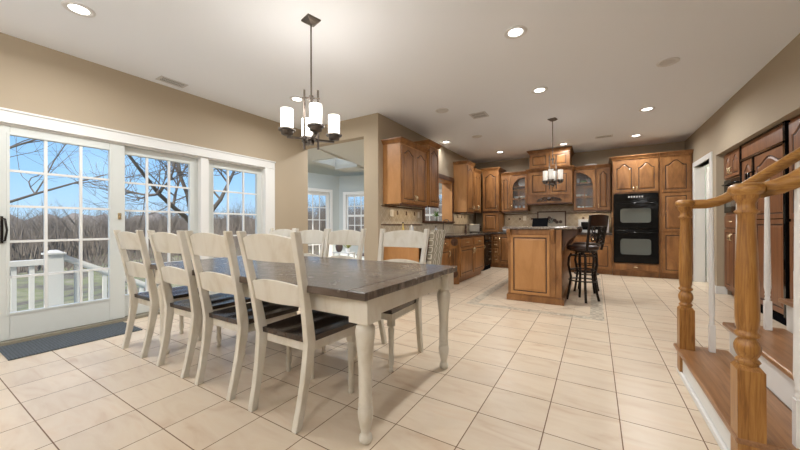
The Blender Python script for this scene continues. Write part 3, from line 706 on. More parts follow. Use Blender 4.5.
# ------------------------------------------------------------------ ladder back chairs (front faces +y locally)
def make_chair():
    t = thing('dining_chair', None, 'chair', group='ladder back dining chairs')
    def yc(z):       # rear edge line of the leaning stile
        if z < .45: return .035 - .075*((.45-z)/.45)**1.4
        return .035 - .118*((z-.45)/.61)**1.15
    def stile(s):
        m_ = MB(); zs2 = [0,.12,.25,.38,.45,.55,.70,.85,1.0,1.062]; vs = []; fs = []
        for z in zs2:
            xx = s*(.190 + .044*(z/1.06)); hwid = .019; dep = .022 + .010*math.exp(-((z-.45)/.18)**2)
            y = yc(z)
            vs += [(xx-hwid,y-dep*.9,z),(xx+hwid,y-dep*.9,z),(xx+hwid,y+dep,z),(xx-hwid,y+dep,z)]
        n = len(zs2)
        for i in range(n-1):
            for k in range(4): fs.append((i*4+k, i*4+(k+1)%4, (i+1)*4+(k+1)%4, (i+1)*4+k))
        fs += [(3,2,1,0), tuple(range(4*n-4,4*n))]
        m_.add(vs, fs); return m_
    for s in (-1, 1): stile(s).build('rear_leg', 'antique', t, bevel=.005)
    def slat(z0, z1, arch0, arch1):
        m_ = MB(); vs = []; fs = []; n = 14
        for i in range(n+1):
            u = -1+2*i/n; zz = (z0+z1)/2; hx = .176 + .044*(zz/1.06); x = u*hx; bow = -.028*(1-u*u)
            ya = yc(z0)+bow; yb = yc(z1)+bow; q0 = z0+arch0*(1-u*u); q1 = z1+arch1*(1-u*u)
            vs += [(x,ya-.009,q0),(x,ya+.009,q0),(x,yb+.009,q1),(x,yb-.009,q1)]
        for i in range(n):
            for k in range(4): fs.append((i*4+k, i*4+(k+1)%4, (i+1)*4+(k+1)%4, (i+1)*4+k))
        fs += [(3,2,1,0), tuple(range(4*n,4*n+4))]
        m_.add(vs, fs, False); return m_
    slat(.895, 1.022, .0, .028).build('top_slat', 'antique', t, bevel=.003)
    slat(.655, .765, .0, .024).build('lower_slat', 'antique', t, bevel=.003)
    # saddle seat
    m_ = MB(); nx, ny = 16, 14; top = []; 
    def sx_(v): return .205 + .022*v
    for j in range(ny+1):
        v = j/ny; y = .03 + .445*v
        for i in range(nx+1):
            u = -1+2*i/nx; x = u*sx_(v); yy = y + (.015*(1-u*u) if j == ny else 0)
            dip = .016*math.exp(-(((abs(u)-.42)/.30)**2))*math.sin(PI*min(1, v*1.1+.02))**.7 if 0 < v < .92 else 0
            top.append((x, yy, .475-dip))
    W_ = nx+1; fs = [(j*W_+i, j*W_+i+1, (j+1)*W_+i+1, (j+1)*W_+i) for j in range(ny) for i in range(nx)]
    m_.add(top, fs, True)
    ring = [i for i in range(W_)] + [j*W_+nx for j in range(1, ny+1)] + [ny*W_+i for i in range(nx-1, -1, -1)] + [j*W_ for j in range(ny-1, 0, -1)]
    rv = [top[i] for i in ring]; low = [(a*.985, b*.99+.002, .445) for a, b, c in rv]; R_ = len(rv)
    m_.add(rv+low, [(k, (k+1)%R_, R_+(k+1)%R_, R_+k) for k in range(R_)] + [tuple(range(R_, 2*R_))])
    m_.build('seat', 'seatwood', t)
    m_ = MB(); m_.hexa([(-.185,.055,.385),(.185,.055,.385),(.205,.44,.385),(-.205,.44,.385)], [(-.185,.055,.446),(.185,.055,.446),(.205,.44,.446),(-.205,.44,.446)])
    m_.build('seat_apron', 'antique', t, bevel=.003)
    lp = [(.014,0),(.018,.005),(.019,.02),(.014,.03),(.014,.035),(.02,.06),(.023,.09),(.018,.108),(.021,.114),(.018,.12),(.019,.2),(.021,.27),(.024,.315),(.024,.325),(.017,.335),(.017,.34)]
    for s in (-1, 1):
        m2 = MB(); m2.lathe(lp, (s*.182, .418, 0), 18); m2.box(s*.182-.022, s*.182+.022, .396, .44, .34, .43); m2.build('front_leg', 'antique', t)
    return t
proto = make_chair()
near = [(-3.415, 'cream ladder back chair nearest the patio door, its back to the viewer'), (-2.735, 'cream ladder back chair second from the patio door on the near side'),
        (-2.157, 'cream ladder back chair on the near side, between the second and the largest one'), (-1.55, 'largest, nearest cream ladder back chair with its dark seat in full view')]
far = [(-3.70, 'cream ladder back chair across the table, mostly hidden, nearest the patio door'), (-2.685, 'cream ladder back chair across the table, left before the sunroom opening'),
       (-2.185, 'cream ladder back chair across the table, right before the sunroom opening'), (-1.49, 'cream ladder back chair at the far right end of the table, before the kitchen')]
first = True
for (x, lb), y, rz in [(a, 1.205, 0.0) for a in near] + [(a, (2.86 if a[0] < -3.3 else 2.43), PI) for a in far]:
    o = proto if first else copy_tree(proto); first = False
    o.location = (x, y, 0); o.rotation_euler = (0, 0, rz); o['label'] = lb

# ------------------------------------------------------------------ cabinets
# local frame: width along +x, front faces -y at y=0, depth towards +y, z up
def door_mesh(x0, z0, w, h, arch=0.0, fr=.052, raised=True, thick=.02, bowl=0):
    m_ = MB(); n = 18
    def loop(ix, iz, y, ar):
        a0, a1 = x0+ix, x0+w-ix; b0, b1 = z0+iz, z0+h-iz; pts = [(a0, y, b0), (a1, y, b0)]
        for i in range(n+1):
            u = i/n; xx = a1+(a0-a1)*u; c = abs(2*u-1)
            g = 0 if c > .82 else (0.5+0.5*math.cos(PI*c/.82))**.8
            pts.append((xx, y, b1-ar*(1-g)))
        return pts
    L = [loop(0,0,thick*0,0), loop(0,0,-thick,0), loop(fr,fr,-thick,arch), loop(fr+.004,fr+.004,-thick+.009,arch)]
    if raised: L += [loop(fr+.017,fr+.017,-thick+.009,arch), loop(fr+.042,fr+.042,-thick+.001,arch*.9)]
    N = len(L[0]); vs = [p for l in L for p in l]; fs = []
    for i in range(len(L)-1):
        for k in range(N): fs.append((i*N+k, i*N+(k+1)%N, (i+1)*N+(k+1)%N, (i+1)*N+k))
    fs.append(tuple(range((len(L)-1)*N, len(L)*N)))
    m_.add(vs, fs); return m_
def groove_mesh(x0, z0, w, h, arch=0.0, fr=.052, thick=.02):
    # dark glazed line in the groove round the raised panel
    m_ = MB(); n = 18
    def loop(ix, iz, y, ar):
        a0, a1 = x0+ix, x0+w-ix; b0, b1 = z0+iz, z0+h-iz; pts = [(a0, y, b0), (a1, y, b0)]
        for i in range(n+1):
            u = i/n; xx = a1+(a0-a1)*u; c = abs(2*u-1); g = 0 if c > .82 else (0.5+0.5*math.cos(PI*c/.82))**.8
            pts.append((xx, y, b1-ar*(1-g)))
        return pts
    A = loop(fr+.002,fr+.002,-thick+.0075,arch); B = loop(fr+.017,fr+.017,-thick+.0075,arch); N = len(A)
    m_.add(A+B, [(k,(k+1)%N,N+(k+1)%N,N+k) for k in range(N)]); return m_
def pull(mb, x, z, vert=True, L=.09):
    e = L/2
    p = [(x, -.022, z-e), (x, -.045, z-e*.6), (x, -.048, z), (x, -.045, z+e*.6), (x, -.022, z+e)] if vert else [(x-e, -.022, z), (x-e*.6, -.045, z), (x, -.048, z), (x+e*.6, -.045, z), (x+e, -.022, z)]
    mb.tube(p, .0085, 8); return mb
def add_door(root, x0, z0, w, h, arch=.06, handle=None, mat='maple', fr=.052, name='door', hz=None):
    o = door_mesh(x0, z0, w, h, arch, fr).build(name, mat, root)
    groove_mesh(x0, z0, w, h, arch, fr).build('glazed_groove', 'carving', o)
    if handle:
        hx = x0+.028 if handle == 'l' else x0+w-.028
        if hz is None: hz = z0+.09
        pull(MB(), hx, hz).build('handle', 'brass', o)
    return o
def add_drawer(root, x0, z0, w, h, mat='maple'):
    m_ = MB(); a = .012
    m_.hexa([(x0,0,z0),(x0+w,0,z0),(x0+w,0,z0+h),(x0,0,z0+h)], [(x0,-.012,z0),(x0+w,-.012,z0),(x0+w,-.012,z0+h),(x0,-.012,z0+h)])
    m_.hexa([(x0,-.012,z0),(x0+w,-.012,z0),(x0+w,-.012,z0+h),(x0,-.012,z0+h)], [(x0+a,-.02,z0+a),(x0+w-a,-.02,z0+a),(x0+w-a,-.02,z0+h-a),(x0+a,-.02,z0+h-a)])
    o = m_.build('drawer', mat, root); pull(MB(), x0+w/2, z0+h/2, False, .08).build('handle', 'brass', o); return o
def crown_mesh(w, d, z, out=.055, hh=.075, left=True, right=True, front=True):
    m_ = MB(); prof = [(0,0),(.008,0),(.012,.015),(.030,.035),(.040,.055),(out,.060),(out,hh),(0,hh)]
    xl = lambda o: -o if left else 0; xr = lambda o: w+o if right else w
    rings = []
    for o, z_ in prof:
        rings.append([(xl(o), d, z+z_), (xl(o), -o, z+z_), (xr(o), -o, z+z_), (xr(o), d, z+z_)])
    vs = [p for r in rings for p in r]; fs = []
    for i in range(len(prof)-1):
        for k in range(3): fs.append((i*4+k, i*4+k+1, (i+1)*4+k+1, (i+1)*4+k))
    fs.append((len(prof)*4-8, len(prof)*4-7, len(prof)*4-6, len(prof)*4-5))
    m_.add(vs, fs); return m_
def upper(name, label, loc, rz, w, d, z0, z1, ndoor=1, arch=.06, mat='maple', crown=True, handles=None, cl=True, cr=True, sidemat=None):
    t = thing(name, label, 'cabinet', (loc[0], loc[1], 0), rz)
    m_ = MB(); m_.box(0, w, 0, d, z0, z1); m_.build('cabinet_box', sidemat or mat, t, bevel=.002)
    m_ = MB(); m_.box(-.004, w+.004, -.006, .012, z0-.03, z0); m_.build('light_rail', 'maple_dark', t)
    if crown: crown_mesh(w, d, z1-.005, left=cl, right=cr).build('crown_moulding', mat, t)
    dw = (w-.03)/ndoor
    for k in range(ndoor):
        hd_ = (handles or ('r' if ndoor == 1 else ('r','l')[k % 2]))
        add_door(t, .015+k*dw+.002, z0+.015, dw-.004, z1-z0-.045, arch, hd_ if isinstance(hd_, str) else hd_[k], mat, fr=min(.052, dw*.2))
    return t
LR = PI/2      # left wall run: front faces +x
upper('wall_cabinet', 'maple two door wall cabinet nearest the dining room, at the wall end', (-2.60, 4.28), LR, .90, .33, 1.442, 2.40, 2, sidemat='maple_light')
upper('wall_cabinet', 'tall narrow maple wall cabinet just left of the sink window', (-2.57, 5.20), LR, .43, .36, 1.455, 2.56, 1, sidemat='maple_light')
upper('wall_cabinet', 'tall maple wall cabinet just right of the sink window, pale side panel showing', (-2.60, 7.30), LR, .47, .33, 1.42, 2.56, 1, sidemat='maple_light')
upper('wall_cabinet', 'lower double door wall cabinet above the toaster', (-2.60, 7.79), LR, .58, .33, 1.45, 2.45, 2, cl=False)
t = upper('corner_cabinet', 'tall arched corner cabinet with a small garage door below it on the counter', (-2.55, 8.38), 0, .42, .60, 1.46, 2.52, 1, arch=.08)
m_ = MB(); m_.box(0, .42, 0.02, .60, .915, 1.43); m_.build('garage_box', 'maple', t); add_door(t, .02, .93, .38, .48, 0, None)
upper('wall_cabinet', 'narrow maple wall cabinet between the corner cabinet and the left glass cabinet', (-2.115, 8.62), 0, .225, .38, 1.45, 2.40, 1, crown=True, cl=False, cr=False)

def glass_cabinet(label, x, w, z0, z1, arch_left):
    t = thing('glass_cabinet', label, 'cabinet', (x, 8.62, 0), 0, 'glass door cabinets'); d = .38
    m_ = MB(); s = .018
    m_.box(0, s, 0, d, z0, z1); m_.box(w-s, w, 0, d, z0, z1); m_.box(s, w-s, 0, d, z0, z0+s); m_.box(s, w-s, 0, d, z1-s, z1); m_.box(s, w-s, d-.012, d, z0+s, z1-s)
    m_.build('cabinet_box', 'maple', t)
    m_ = MB()
    for k in (1, 2): zz = z0+(z1-z0)*k/3; m_.box(s, w-s, .03, d-.012, zz-.009, zz+.009)
    m_.build('shelf', 'maple', t)
    crown_mesh(w, d, z1-.005, left=False, right=False).build('crown_moulding', 'maple', t)
    MB().box(0, w, -.006, .012, z0-.03, z0).build('light_rail', 'maple_dark', t)
    # door frame with half arched opening
    n = 16; fr = .060; ox0, ox1, oz0, oz1 = fr, w-fr, z0+.065, z1-.08; hh = (ox1-ox0)
    def opening(off_):
        a0, a1, b0, b1 = ox0-off_, ox1+off_, oz0-off_, oz1+off_; pts = [(a0,b0),(a1,b0)]
        for i in range(n+1):
            u = i/n; xx = a1+(a0-a1)*u
            v = u if arch_left else 1-u          # arch_left: shoulder falls to the left
            pts.append((xx, b1-(1-math.sqrt(max(0,1-v*v)))*hh*.85))
        return pts
    def outer():
        a0, a1, b0, b1 = .015, w-.015, z0+.015, z1-.03; pts = [(a0,b0),(a1,b0)]
        for i in range(n+1): pts.append((a1+(a0-a1)*i/n, b1))
        return pts
    A, B = outer(), opening(0); N = len(A)
    vs = [(a,0,b) for a,b in A]+[(a,-.02,b) for a,b in A]+[(a,-.02,b) for a,b in B]+[(a,0,b) for a,b in B]; fs = []
    for i in range(3):
        for k in range(N): fs.append((i*N+k, i*N+(k+1)%N, (i+1)*N+(k+1)%N, (i+1)*N+k))
    for k in range(N): fs.append((3*N+k, 3*N+(k+1)%N, (k+1)%N, k))
    dd = MB().add(vs, fs).build('door', 'maple', t)
    MB().prism([(a,b) for a,b in opening(.004)], -.006, -.003).build('glass_pane', 'glass', dd)
    m_ = MB(); xm = (ox0+ox1)/2
    m_.box(xm-.010, xm+.010, -.018, -.004, oz0, oz0+(oz1-oz0)*.58)
    for k in (1, 2): zz = oz0+(oz1-oz0)*.58*k/2; m_.box(ox0, ox1, -.018, -.004, zz-.010, zz+.010)
    m_.build('muntin_grid', 'maple', dd)
    pull(MB(), w-.035 if not arch_left else .035, z0+.10).build('handle', 'brass', dd)
    return t
glass_cabinet('maple cabinet with a half arched glass door left of the range hood', -1.885, .425, 1.47, 2.40, True)
glass_cabinet('maple cabinet with a half arched glass door holding white cups, right of the hood', -.44, .455, 1.44, 2.40, False)
upper('wall_cabinet', 'narrow arched maple wall cabinet between the right glass cabinet and the ovens', (.02, 8.62), 0, .28, .38, 1.43, 2.40, 1, handles='l', cl=False, cr=False)

# dishes behind the glass doors
def dish(kind, x, y, z, label, grp):
    m_ = MB()
    if kind == 'cup': m_.lathe([(.026,0),(.036,.03),(.038,.085),(.034,.085),(.030,.01)], n=16); m_.tube([(.036,0,.065),(.06,0,.055),(.06,0,.03),(.035,0,.02)], .005, 6)
    if kind == 'bowl': m_.lathe([(.03,0),(.055,.02),(.075,.06),(.07,.06),(.03,.012)], n=18)
    if kind == 'glass_tumbler': m_.lathe([(.028,0),(.034,.12),(.031,.12),(.026,.006)], n=14)
    if kind == 'plate': m_.lathe([(.11,-.006),(.115,0),(.09,.006),(.02,.004)], n=24, axis='y')
    o = m_.build(kind, {'cup':'white_gloss','bowl':'white_gloss','glass_tumbler':'soap','plate':'white_gloss'}[kind]); o.location = (x, y, z)
    return tag(o, label, kind.replace('_', ' '), grp)
for k, x in enumerate((-.33, -.25, -.17, -.09)): dish('cup', x, 8.80, 1.458, 'white cup on the bottom shelf of the right glass cabinet', 'white cups in the right glass cabinet')
for x in (-.34, -.22): dish('bowl', x, 8.8, 1.769, 'white bowl on the middle shelf of the right glass cabinet', 'white bowls in the right glass cabinet')
o = dish('bowl', -.24, 8.8, 2.089, 'green bowl on the top shelf of the right glass cabinet', None); o.data.materials.clear(); o.data.materials.append(M['green'])
for x in (-.12, -.35): dish('glass_tumbler', x, 8.8, 2.089, 'clear tumbler on the top shelf of the right glass cabinet', 'tumblers in the right glass cabinet')
for x in (-1.78, -1.70, -1.58, -1.50): dish('glass_tumbler', x, 8.8, 1.488, 'clear tumbler on the bottom shelf of the left glass cabinet', 'tumblers in the left glass cabinet')
for x in (-1.76, -1.62): dish('bowl', x, 8.8, 1.79, 'white bowl on the middle shelf of the left glass cabinet', 'white bowls in the left glass cabinet')
o = dish('plate', -1.63, 8.93, 2.21, 'round pale plate standing on the top shelf of the left glass cabinet', None)

# range hood
t = thing('range_hood', 'large maple range hood cabinet with carved scrolls and a raised upper box', 'range hood', (-1.385, 8.16, 0))
MB().box(0, .94, 0, .84, 1.60, 2.36).build('hood_box', 'maple', t, bevel=.003)
MB().box(.04, .90, .02, .84, 2.42, 2.80).build('upper_box', 'maple', t, bevel=.003)
o = crown_mesh(.94, .44, 2.355, .05, .07).build('middle_moulding', 'maple', t)
o = crown_mesh(.86, .82, 2.79, .05, .075).build('crown_moulding', 'maple', t); o.location = (.04, .02, 0)
for k in range(2):
    add_door(t, .05+k*.425, 1.80, .415, .53, 0, None, name='panel'); q = add_door(t, .06+k*.42, 2.45, .40, .33, 0, None, name='panel'); q.location = (0, .02, 0)
MB().box(-.012, .952, -.012, .44, 1.585, 1.61).build('lower_moulding', 'maple_dark', t, bevel=.004)
m_ = MB()                     # carved scroll applique
def scroll(mb, cx, cz, r, s, y=-.012, n=26, turns=1.4, th=.008):
    mb.tube([(cx+s*r*(1-i/n*.8)*math.cos(2*PI*turns*i/n), y, cz+r*(1-i/n*.8)*math.sin(2*PI*turns*i/n)) for i in range(n+1)], th, 6)
m_.lathe([(.0,-.03),(.03,-.022),(.045,-.005)], (.47, 0, 1.70), 16, 'y')
for s in (-1, 1):
    for d_, r in ((.085, .036), (.155, .030), (.215, .024)): scroll(m_, .47+s*d_, 1.695-.06*(d_-.08), r, -s)
    m_.tube([(.47+s*.04,-.012,1.735),(.47+s*.10,-.012,1.742),(.47+s*.18,-.012,1.715),(.47+s*.27,-.012,1.668)], .008, 6)
    m_.tube([(.47+s*.04,-.012,1.665),(.47+s*.15,-.012,1.655),(.47+s*.27,-.012,1.655)], .008, 6)
m_.build('carved_scrolls', 'carving', t)

# double oven tower and pantry
t = thing('oven_cabinet', 'tall maple cabinet housing the black double oven', 'cabinet', (.32, 8.33, 0))
m_ = MB(); m_.box(0, .80, .01, .65, .10, 2.49); m_.box(0, .80, .07, .65, 0, .10); m_.build('cabinet_box', 'maple', t)
add_door(t, .02, 1.785, .375, .66, .09, 'r', hz=1.86); add_door(t, .40, 1.785, .375, .66, .09, 'l', hz=1.86)
add_drawer(t, .03, .135, .74, .14)
crown_mesh(.80, .65, 2.485, right=False).build('crown_moulding', 'maple', t)
t = thing('pantry_cabinet', 'tall maple pantry with three stacked panels beside the double oven', 'cabinet', (1.125, 8.33, 0))
m_ = MB(); m_.box(0, .51, .01, .65, .10, 2.49); m_.box(0, .51, .07, .65, 0, .10); m_.build('cabinet_box', 'maple', t)
add_door(t, .03, 1.75, .44, .70, .10, None); add_door(t, .03, .96, .44, .77, 0, None); add_door(t, .03, .12, .44, .82, 0, None)
crown_mesh(.51, .65, 2.485, left=False, right=False).build('crown_moulding', 'maple', t)
t = thing('double_oven', 'black double wall oven, two stacked doors with grey windows', 'oven', (.335, 8.31, 0))
MB().box(0, .77, -.005, .02, .29, 1.755).build('oven_body', 'black', t, bevel=.004)
def rrect(x0, x1, z0, z1, r, n=5):
    p = []
    for cx, cz, a0 in ((x1-r,z0+r,-PI/2),(x1-r,z1-r,0),(x0+r,z1-r,PI/2),(x0+r,z0+r,PI)):
        for k in range(n+1): a = a0+PI/2*k/n; p.append((cx+r*math.cos(a), cz+r*math.sin(a)))
    return p
for z0, z1, w0, w1 in ((.31, .985, .47, .80), (1.02, 1.60, 1.14, 1.44)):
    o = MB().box(.01, .76, -.035, -.006, z0, z1).build('oven_door', 'black', t, bevel=.005)
    MB().prism(rrect(.12, .64, w0, w1, .05), -.0375, -.0355).build('oven_window', 'oven_glass', o)
    m_ = MB(); m_.tube([(.05,-.035,z1-.06),(.05,-.075,z1-.055),(.72,-.075,z1-.055),(.72,-.035,z1-.06)], .012, 8); m_.build('handle', 'black', o)
o = MB().box(.01, .76, -.030, -.006, 1.625, 1.745).build('control_panel', 'black', t, bevel=.004)
m_ = MB()
for k in range(6): m_.box(.26+k*.045, .285+k*.045, -.0325, -.0305, 1.665, 1.70)
m_.build('buttons', 'steel', o)

# base cabinets: left run
def base(name, label, loc, rz, w, d, spec, z1=.87, mat='maple', grp=None, toe=.09):
    t = thing(name, label, 'cabinet', (loc[0], loc[1], 0), rz)
    m_ = MB(); m_.box(0, w, 0, d, .10, z1); m_.box(0, w, toe-.03, d, 0, .10); m_.build('cabinet_box', mat, t, bevel=.002)
    for s in spec:
        if s[0] == 'd': add_door(t, *s[1:5], s[5], s[6], mat, fr=.045, hz=s[2]+s[4]-.09)
        if s[0] == 'w': add_drawer(t, *s[1:5], mat)
    return t
XB = -2.30
m_ = MB(); m_.box(XK+.002, XB, 4.285, 4.325, 0, .87); m_.box(XK+.002, XK+.02, 4.325, 5.075, 0, .87)
t = m_.build('desk_panel', 'maple_light', bevel=.002); tag(t, 'light maple end panel closing the counter run beside the dining room', 'panel')
t = base('base_cabinet', 'narrow maple base cabinet with one drawer left of the fluted sink post', (XB, 5.08), LR, .42, .62, [('w', .02, .69, .38, .15), ('d', .02, .13, .38, .54, 0, 'r')])
t = base('base_cabinet', 'projecting maple sink cabinet with angled rosette corner post, two drawers and two doors', (-2.16, 5.66), LR, 1.50, .765,
     [('w', .02, .69, .71, .15), ('w', .77, .69, .71, .15), ('d', .02, .13, .71, .54, 0, 'r'), ('d', .77, .13, .71, .54, 0, 'l')])
post = MB().prism([(-.0015, .0), (-.155, .14), (-.155, .765), (-.0015, .765)], 0.0, .87, 'xy').build('corner_post', 'maple', t, bevel=.003)
m_ = MB()
for z in (.785, .20): m_.lathe([(.072,.0),(.072,-.010),(.058,-.016),(.045,-.008),(.030,-.018),(.0,-.020)], (0, 0, z), 22, 'y')
for x in (-.05, -.017, .017, .05): m_.box(x-.006, x+.006, -.006, .0, .32, .67)
q = m_.build('rosettes', 'maple_dark', post); q.location = (-.078-.001, .069-.001, 0); q.rotation_euler = (0, 0, -math.atan2(.14, .155))
t = base('base_cabinet', 'narrow maple filler cabinet between the sink cabinet and the dishwasher', (XB, 7.165), LR, .46, .62, [('w', .02, .69, .42, .15), ('d', .02, .13, .42, .54, 0, 'r')])
t = thing('dishwasher', 'black dishwasher under the counter right of the sink cabinet', 'dishwasher', (XB, 7.63, 0), LR)
MB().box(0, .60, 0, .6, .0, .865).build('dishwasher_body', 'black_matte', t); m_ = MB(); m_.box(.005, .595, -.025, -.001, .11, .72); m_.build('dishwasher_door', 'black', t, bevel=.004)
m_ = MB(); m_.box(.005, .595, -.028, -.001, .73, .86); m_.tube([(.08,-.03,.70),(.08,-.06,.70),(.52,-.06,.70),(.52,-.03,.70)], .01, 8); m_.build('control_panel', 'black', t, bevel=.003)
t = base('base_cabinet', 'maple corner base cabinet with a stack of drawers and a door left behind the island', (-2.925, 8.38), 0, 1.52, .60,
     [('w', .66, .70, .12, .14), ('w', .66, .52, .12, .16), ('w', .66, .32, .12, .18), ('w', .66, .13, .12, .17), ('d', .80, .13, .34, .71, 0, 'l'), ('d', 1.16, .13, .34, .71, 0, 'r')])
t = base('base_cabinet', 'maple base cabinet under the cooktop behind the island', (-1.40, 8.38), 0, .98, .60, [('w', .03, .70, .92, .14), ('d', .03, .13, .45, .55, 0, 'r'), ('d', .50, .13, .45, .55, 0, 'l')])
t = base('base_cabinet', 'maple base cabinet with drawer and door between the stools and the ovens', (-.415, 8.38), 0, .73, .60, [('w', .03, .70, .67, .14), ('d', .03, .13, .33, .55, 0, 'r'), ('d', .37, .13, .33, .55, 0, 'l')])
# counters
m_ = MB(); m_.prism([(XK+.002, 4.285), (XB+.03, 4.285), (XB+.03, 5.49), (-2.13, 5.645), (-2.13, 7.19), (XB+.03, 7.19), (XB+.03, 8.998), (XK+.002, 8.998)], .872, .91, 'xy')
t = m_.build('countertop', 'granite_dark', bevel=.004); tag(t, 'dark granite worktop along the left kitchen wall by the sink', 'countertop')
m_ = MB(); m_.box(XB+.032, .315, 8.345, 8.998, .872, .91)
t = m_.build('countertop', 'granite_dark', bevel=.004); tag(t, 'dark granite worktop along the back wall under the hood', 'countertop')
# backsplash with accent tiles and border strips
t = thing('backsplash', 'beige diagonal tile backsplash on the left kitchen wall', 'backsplash', (XK, 4.3, 0))
o3 = (XK, 4.3, 0)
m_ = MB(); m_.box(XK+.001, XK+.010, 4.21, WY0-.092, .912, 1.45); m_.box(XK+.001, XK+.010, WY1+.092, 8.38, .912, 1.42); m_.box(XK+.001, XK+.010, WY0-.092, WY1+.092, .912, WZ0-.045); m_.build('tile_field', 'splash_y', t, o3)
m_ = MB()
for y in (4.704, 5.012, 5.313, 7.55, 7.8, 8.05): m_.box(XK+.010, XK+.014, y-.02, y+.02, 1.28, 1.35)
m_.build('accent_tiles', 'maple_dark', t, o3)
m_ = MB(); m_.box(XK+.010, XK+.018, 4.21, WY0-.092, 1.10, 1.118); m_.box(XK+.010, XK+.018, 4.21, WY0-.092, 1.405, 1.42); m_.box(XK+.010, XK+.018, WY1+.092, 8.38, 1.10, 1.118); m_.box(XK+.010, XK+.018, WY1+.092, 8.38, 1.385, 1.40)
m_.build('border_strip', 'maple_dark', t, o3)
t = thing('backsplash', 'beige diagonal tile backsplash on the back wall with a framed fruit mural', 'backsplash', (-1, YB, 0))
o3 = (-1, YB, 0)
m_ = MB(); m_.box(-2.11, .315, YB-.010, YB-.001, .912, 1.405); m_.box(-1.42, -.45, YB-.010, YB-.001, 1.405, 1.60); m_.build('tile_field', 'splash_x', t, o3)
m_ = MB()
for x in (-2.0, -1.72, -1.42, -.25, .15): m_.box(x-.022, x+.022, YB-.014, YB-.010, 1.24, 1.285)
m_.build('accent_tiles', 'maple_dark', t, o3)
m_ = MB(); m_.box(-2.11, -1.29, YB-.018, YB-.010, 1.385, 1.40); m_.box(-.62, .315, YB-.018, YB-.010, 1.385, 1.40); m_.build('border_strip', 'maple_dark', t, o3)
m_ = MB(); x0, x1, z0, z1 = -1.29, -.62, 1.0, 1.45
for a, b, c_, d_ in ((x0,x1,z1-.03,z1),(x0,x1,z0,z0+.03),(x0,x0+.03,z0+.03,z1-.03),(x1-.03,x1,z0+.03,z1-.03)): m_.box(a, b, YB-.022, YB-.010, c_, d_)
mur = m_.build('mural_frame', 'maple_dark', t, o3)
M['cream'] = plain('cream mural tile', (.52, .47, .38), .45)
MB().box(x0+.03, x1-.03, YB-.014, YB-.0105, z0+.03, z1-.03).build('mural_tile', 'cream', mur, o3)
m_ = MB(); rnd = random.Random(3)
for k in range(16): m_.lathe([(.0,-.008),(.036,-.005),(.042,0)], (-.955+rnd.gauss(0,.11), YB-.0145, 1.17+abs(rnd.gauss(0,.05))), 10, 'y')
m_.build('painted_fruit', 'clay', mur, o3)
m_ = MB()
for k in range(14):
    a = rnd.uniform(.3, 2.8); r = rnd.uniform(.08, .19); m_.tube([(-.955, YB-.016, 1.14), (-.955+r*.6*math.cos(a), YB-.016, 1.16+r*.6*math.sin(a)), (-.955+1.5*r*math.cos(a), YB-.016, 1.16+r*math.sin(a))], .010, 5, r1=.003)
m_.build('painted_stems', 'pot', mur, o3)
# under cabinet lamps
for (loc, sz, rz, e_, lb) in (((-.08, 8.72, 1.402), (.6, .04), 0, 2.2, 'warm under cabinet strip light above the microwave'), ((-1.78, 8.72, 1.402), (.6, .04), 0, .8, 'under cabinet strip light by the corner garage'),
        ((-2.75, 4.9, 1.405), (.04, .9), 0, 1.6, 'under cabinet strip light above the first counter stretch'), ((-2.75, 7.8, 1.385), (.04, .9), 0, 1.6, 'under cabinet strip light above the toaster')):
    t = thing('strip_light', lb, 'light', loc)
    MB().box(-sz[0]/2, sz[0]/2, -sz[1]/2, sz[1]/2, 0, .008).build('housing', 'plastic_white', t)
    l = bpy.data.lights.new('strip', 'AREA'); l.shape = 'RECTANGLE'; l.size = sz[0]; l.size_y = sz[1]; l.energy = e_; l.color = (1,.80,.55)
    q = bpy.data.objects.new('strip_lamp', l); COL.objects.link(q); q.parent = t; q.location = (0,0,-.003)
# switch plates
def plate(x, y, z, rz, label, w=.08):
    t = thing('switch_plate', label, 'switch plate', (x, y, z), rz)
    MB().box(-w/2, w/2, -.006, 0, -.06, .06).build('cover', 'plastic_white', t, bevel=.002)
    m_ = MB(); m_.box(-.012, .012, -.010, -.0062, -.03, .03); m_.build('rocker', 'plastic_white', t)
plate(XK+.012, 4.514, 1.305, LR, 'white double switch plate on the tile nearest the dining room', .11)
plate(XK+.012, 5.47, 1.30, LR, 'white outlet plate on the tile just left of the sink window')
plate(-1.60, YB-.012, 1.28, 0, 'white outlet plate on the back wall tile left of the mural')

# small things on the counters
t = thing('microwave', 'stainless steel microwave on the counter between stools and ovens', 'microwave', (-.34, 8.50, .91))
MB().box(0, .60, 0, .36, .012, .315).build('microwave_body', 'steel', t, bevel=.006)
MB().box(.06, .40, -.006, -.0005, .075, .255).build('door_window', 'black', t, bevel=.003)
MB().box(.475, .565, -.006, -.0005, .075, .255).build('control_panel', 'black_matte', t, bevel=.003)
m_ = MB(); m_.tube([(.455,-.0,.07),(.455,-.03,.08),(.455,-.03,.25),(.455,0,.26)], .007, 8); m_.build('handle', 'steel', t)
M['steel_dark'] = plain('warm grey steel', (0.27, 0.25, 0.22), 0.35, 0.5)
t = thing('toaster', 'stainless toaster oven on the counter in the kitchen corner', 'toaster', (-2.64, 8.02, .91), .25)
MB().box(-.13, .13, -.16, .16, .015, .215).build('toaster_body', 'steel_dark', t, bevel=.02)
m_ = MB(); m_.box(.131, .137, -.13, .05, .04, .19); m_.build('toaster_window', 'black', t, bevel=.003)
m_ = MB()
for s in (-1, 1):
    for y in (-.12, .12): m_.lathe([(.015,0),(.015,.016)], (s*.1, y, 0), 10)
m_.build('feet', 'black_matte', t)
m_ = MB()
for z in (.06,.11,.16): m_.lathe([(.014,.131),(.014,.15),(.010,.152)], (0,.10,z), 12, 'x')
m_.build('knobs', 'black_matte', t)
t = thing('pepper_mill', 'dark bottle like pepper mill beside the toaster', 'pepper mill', (-2.68, 7.45, .91))
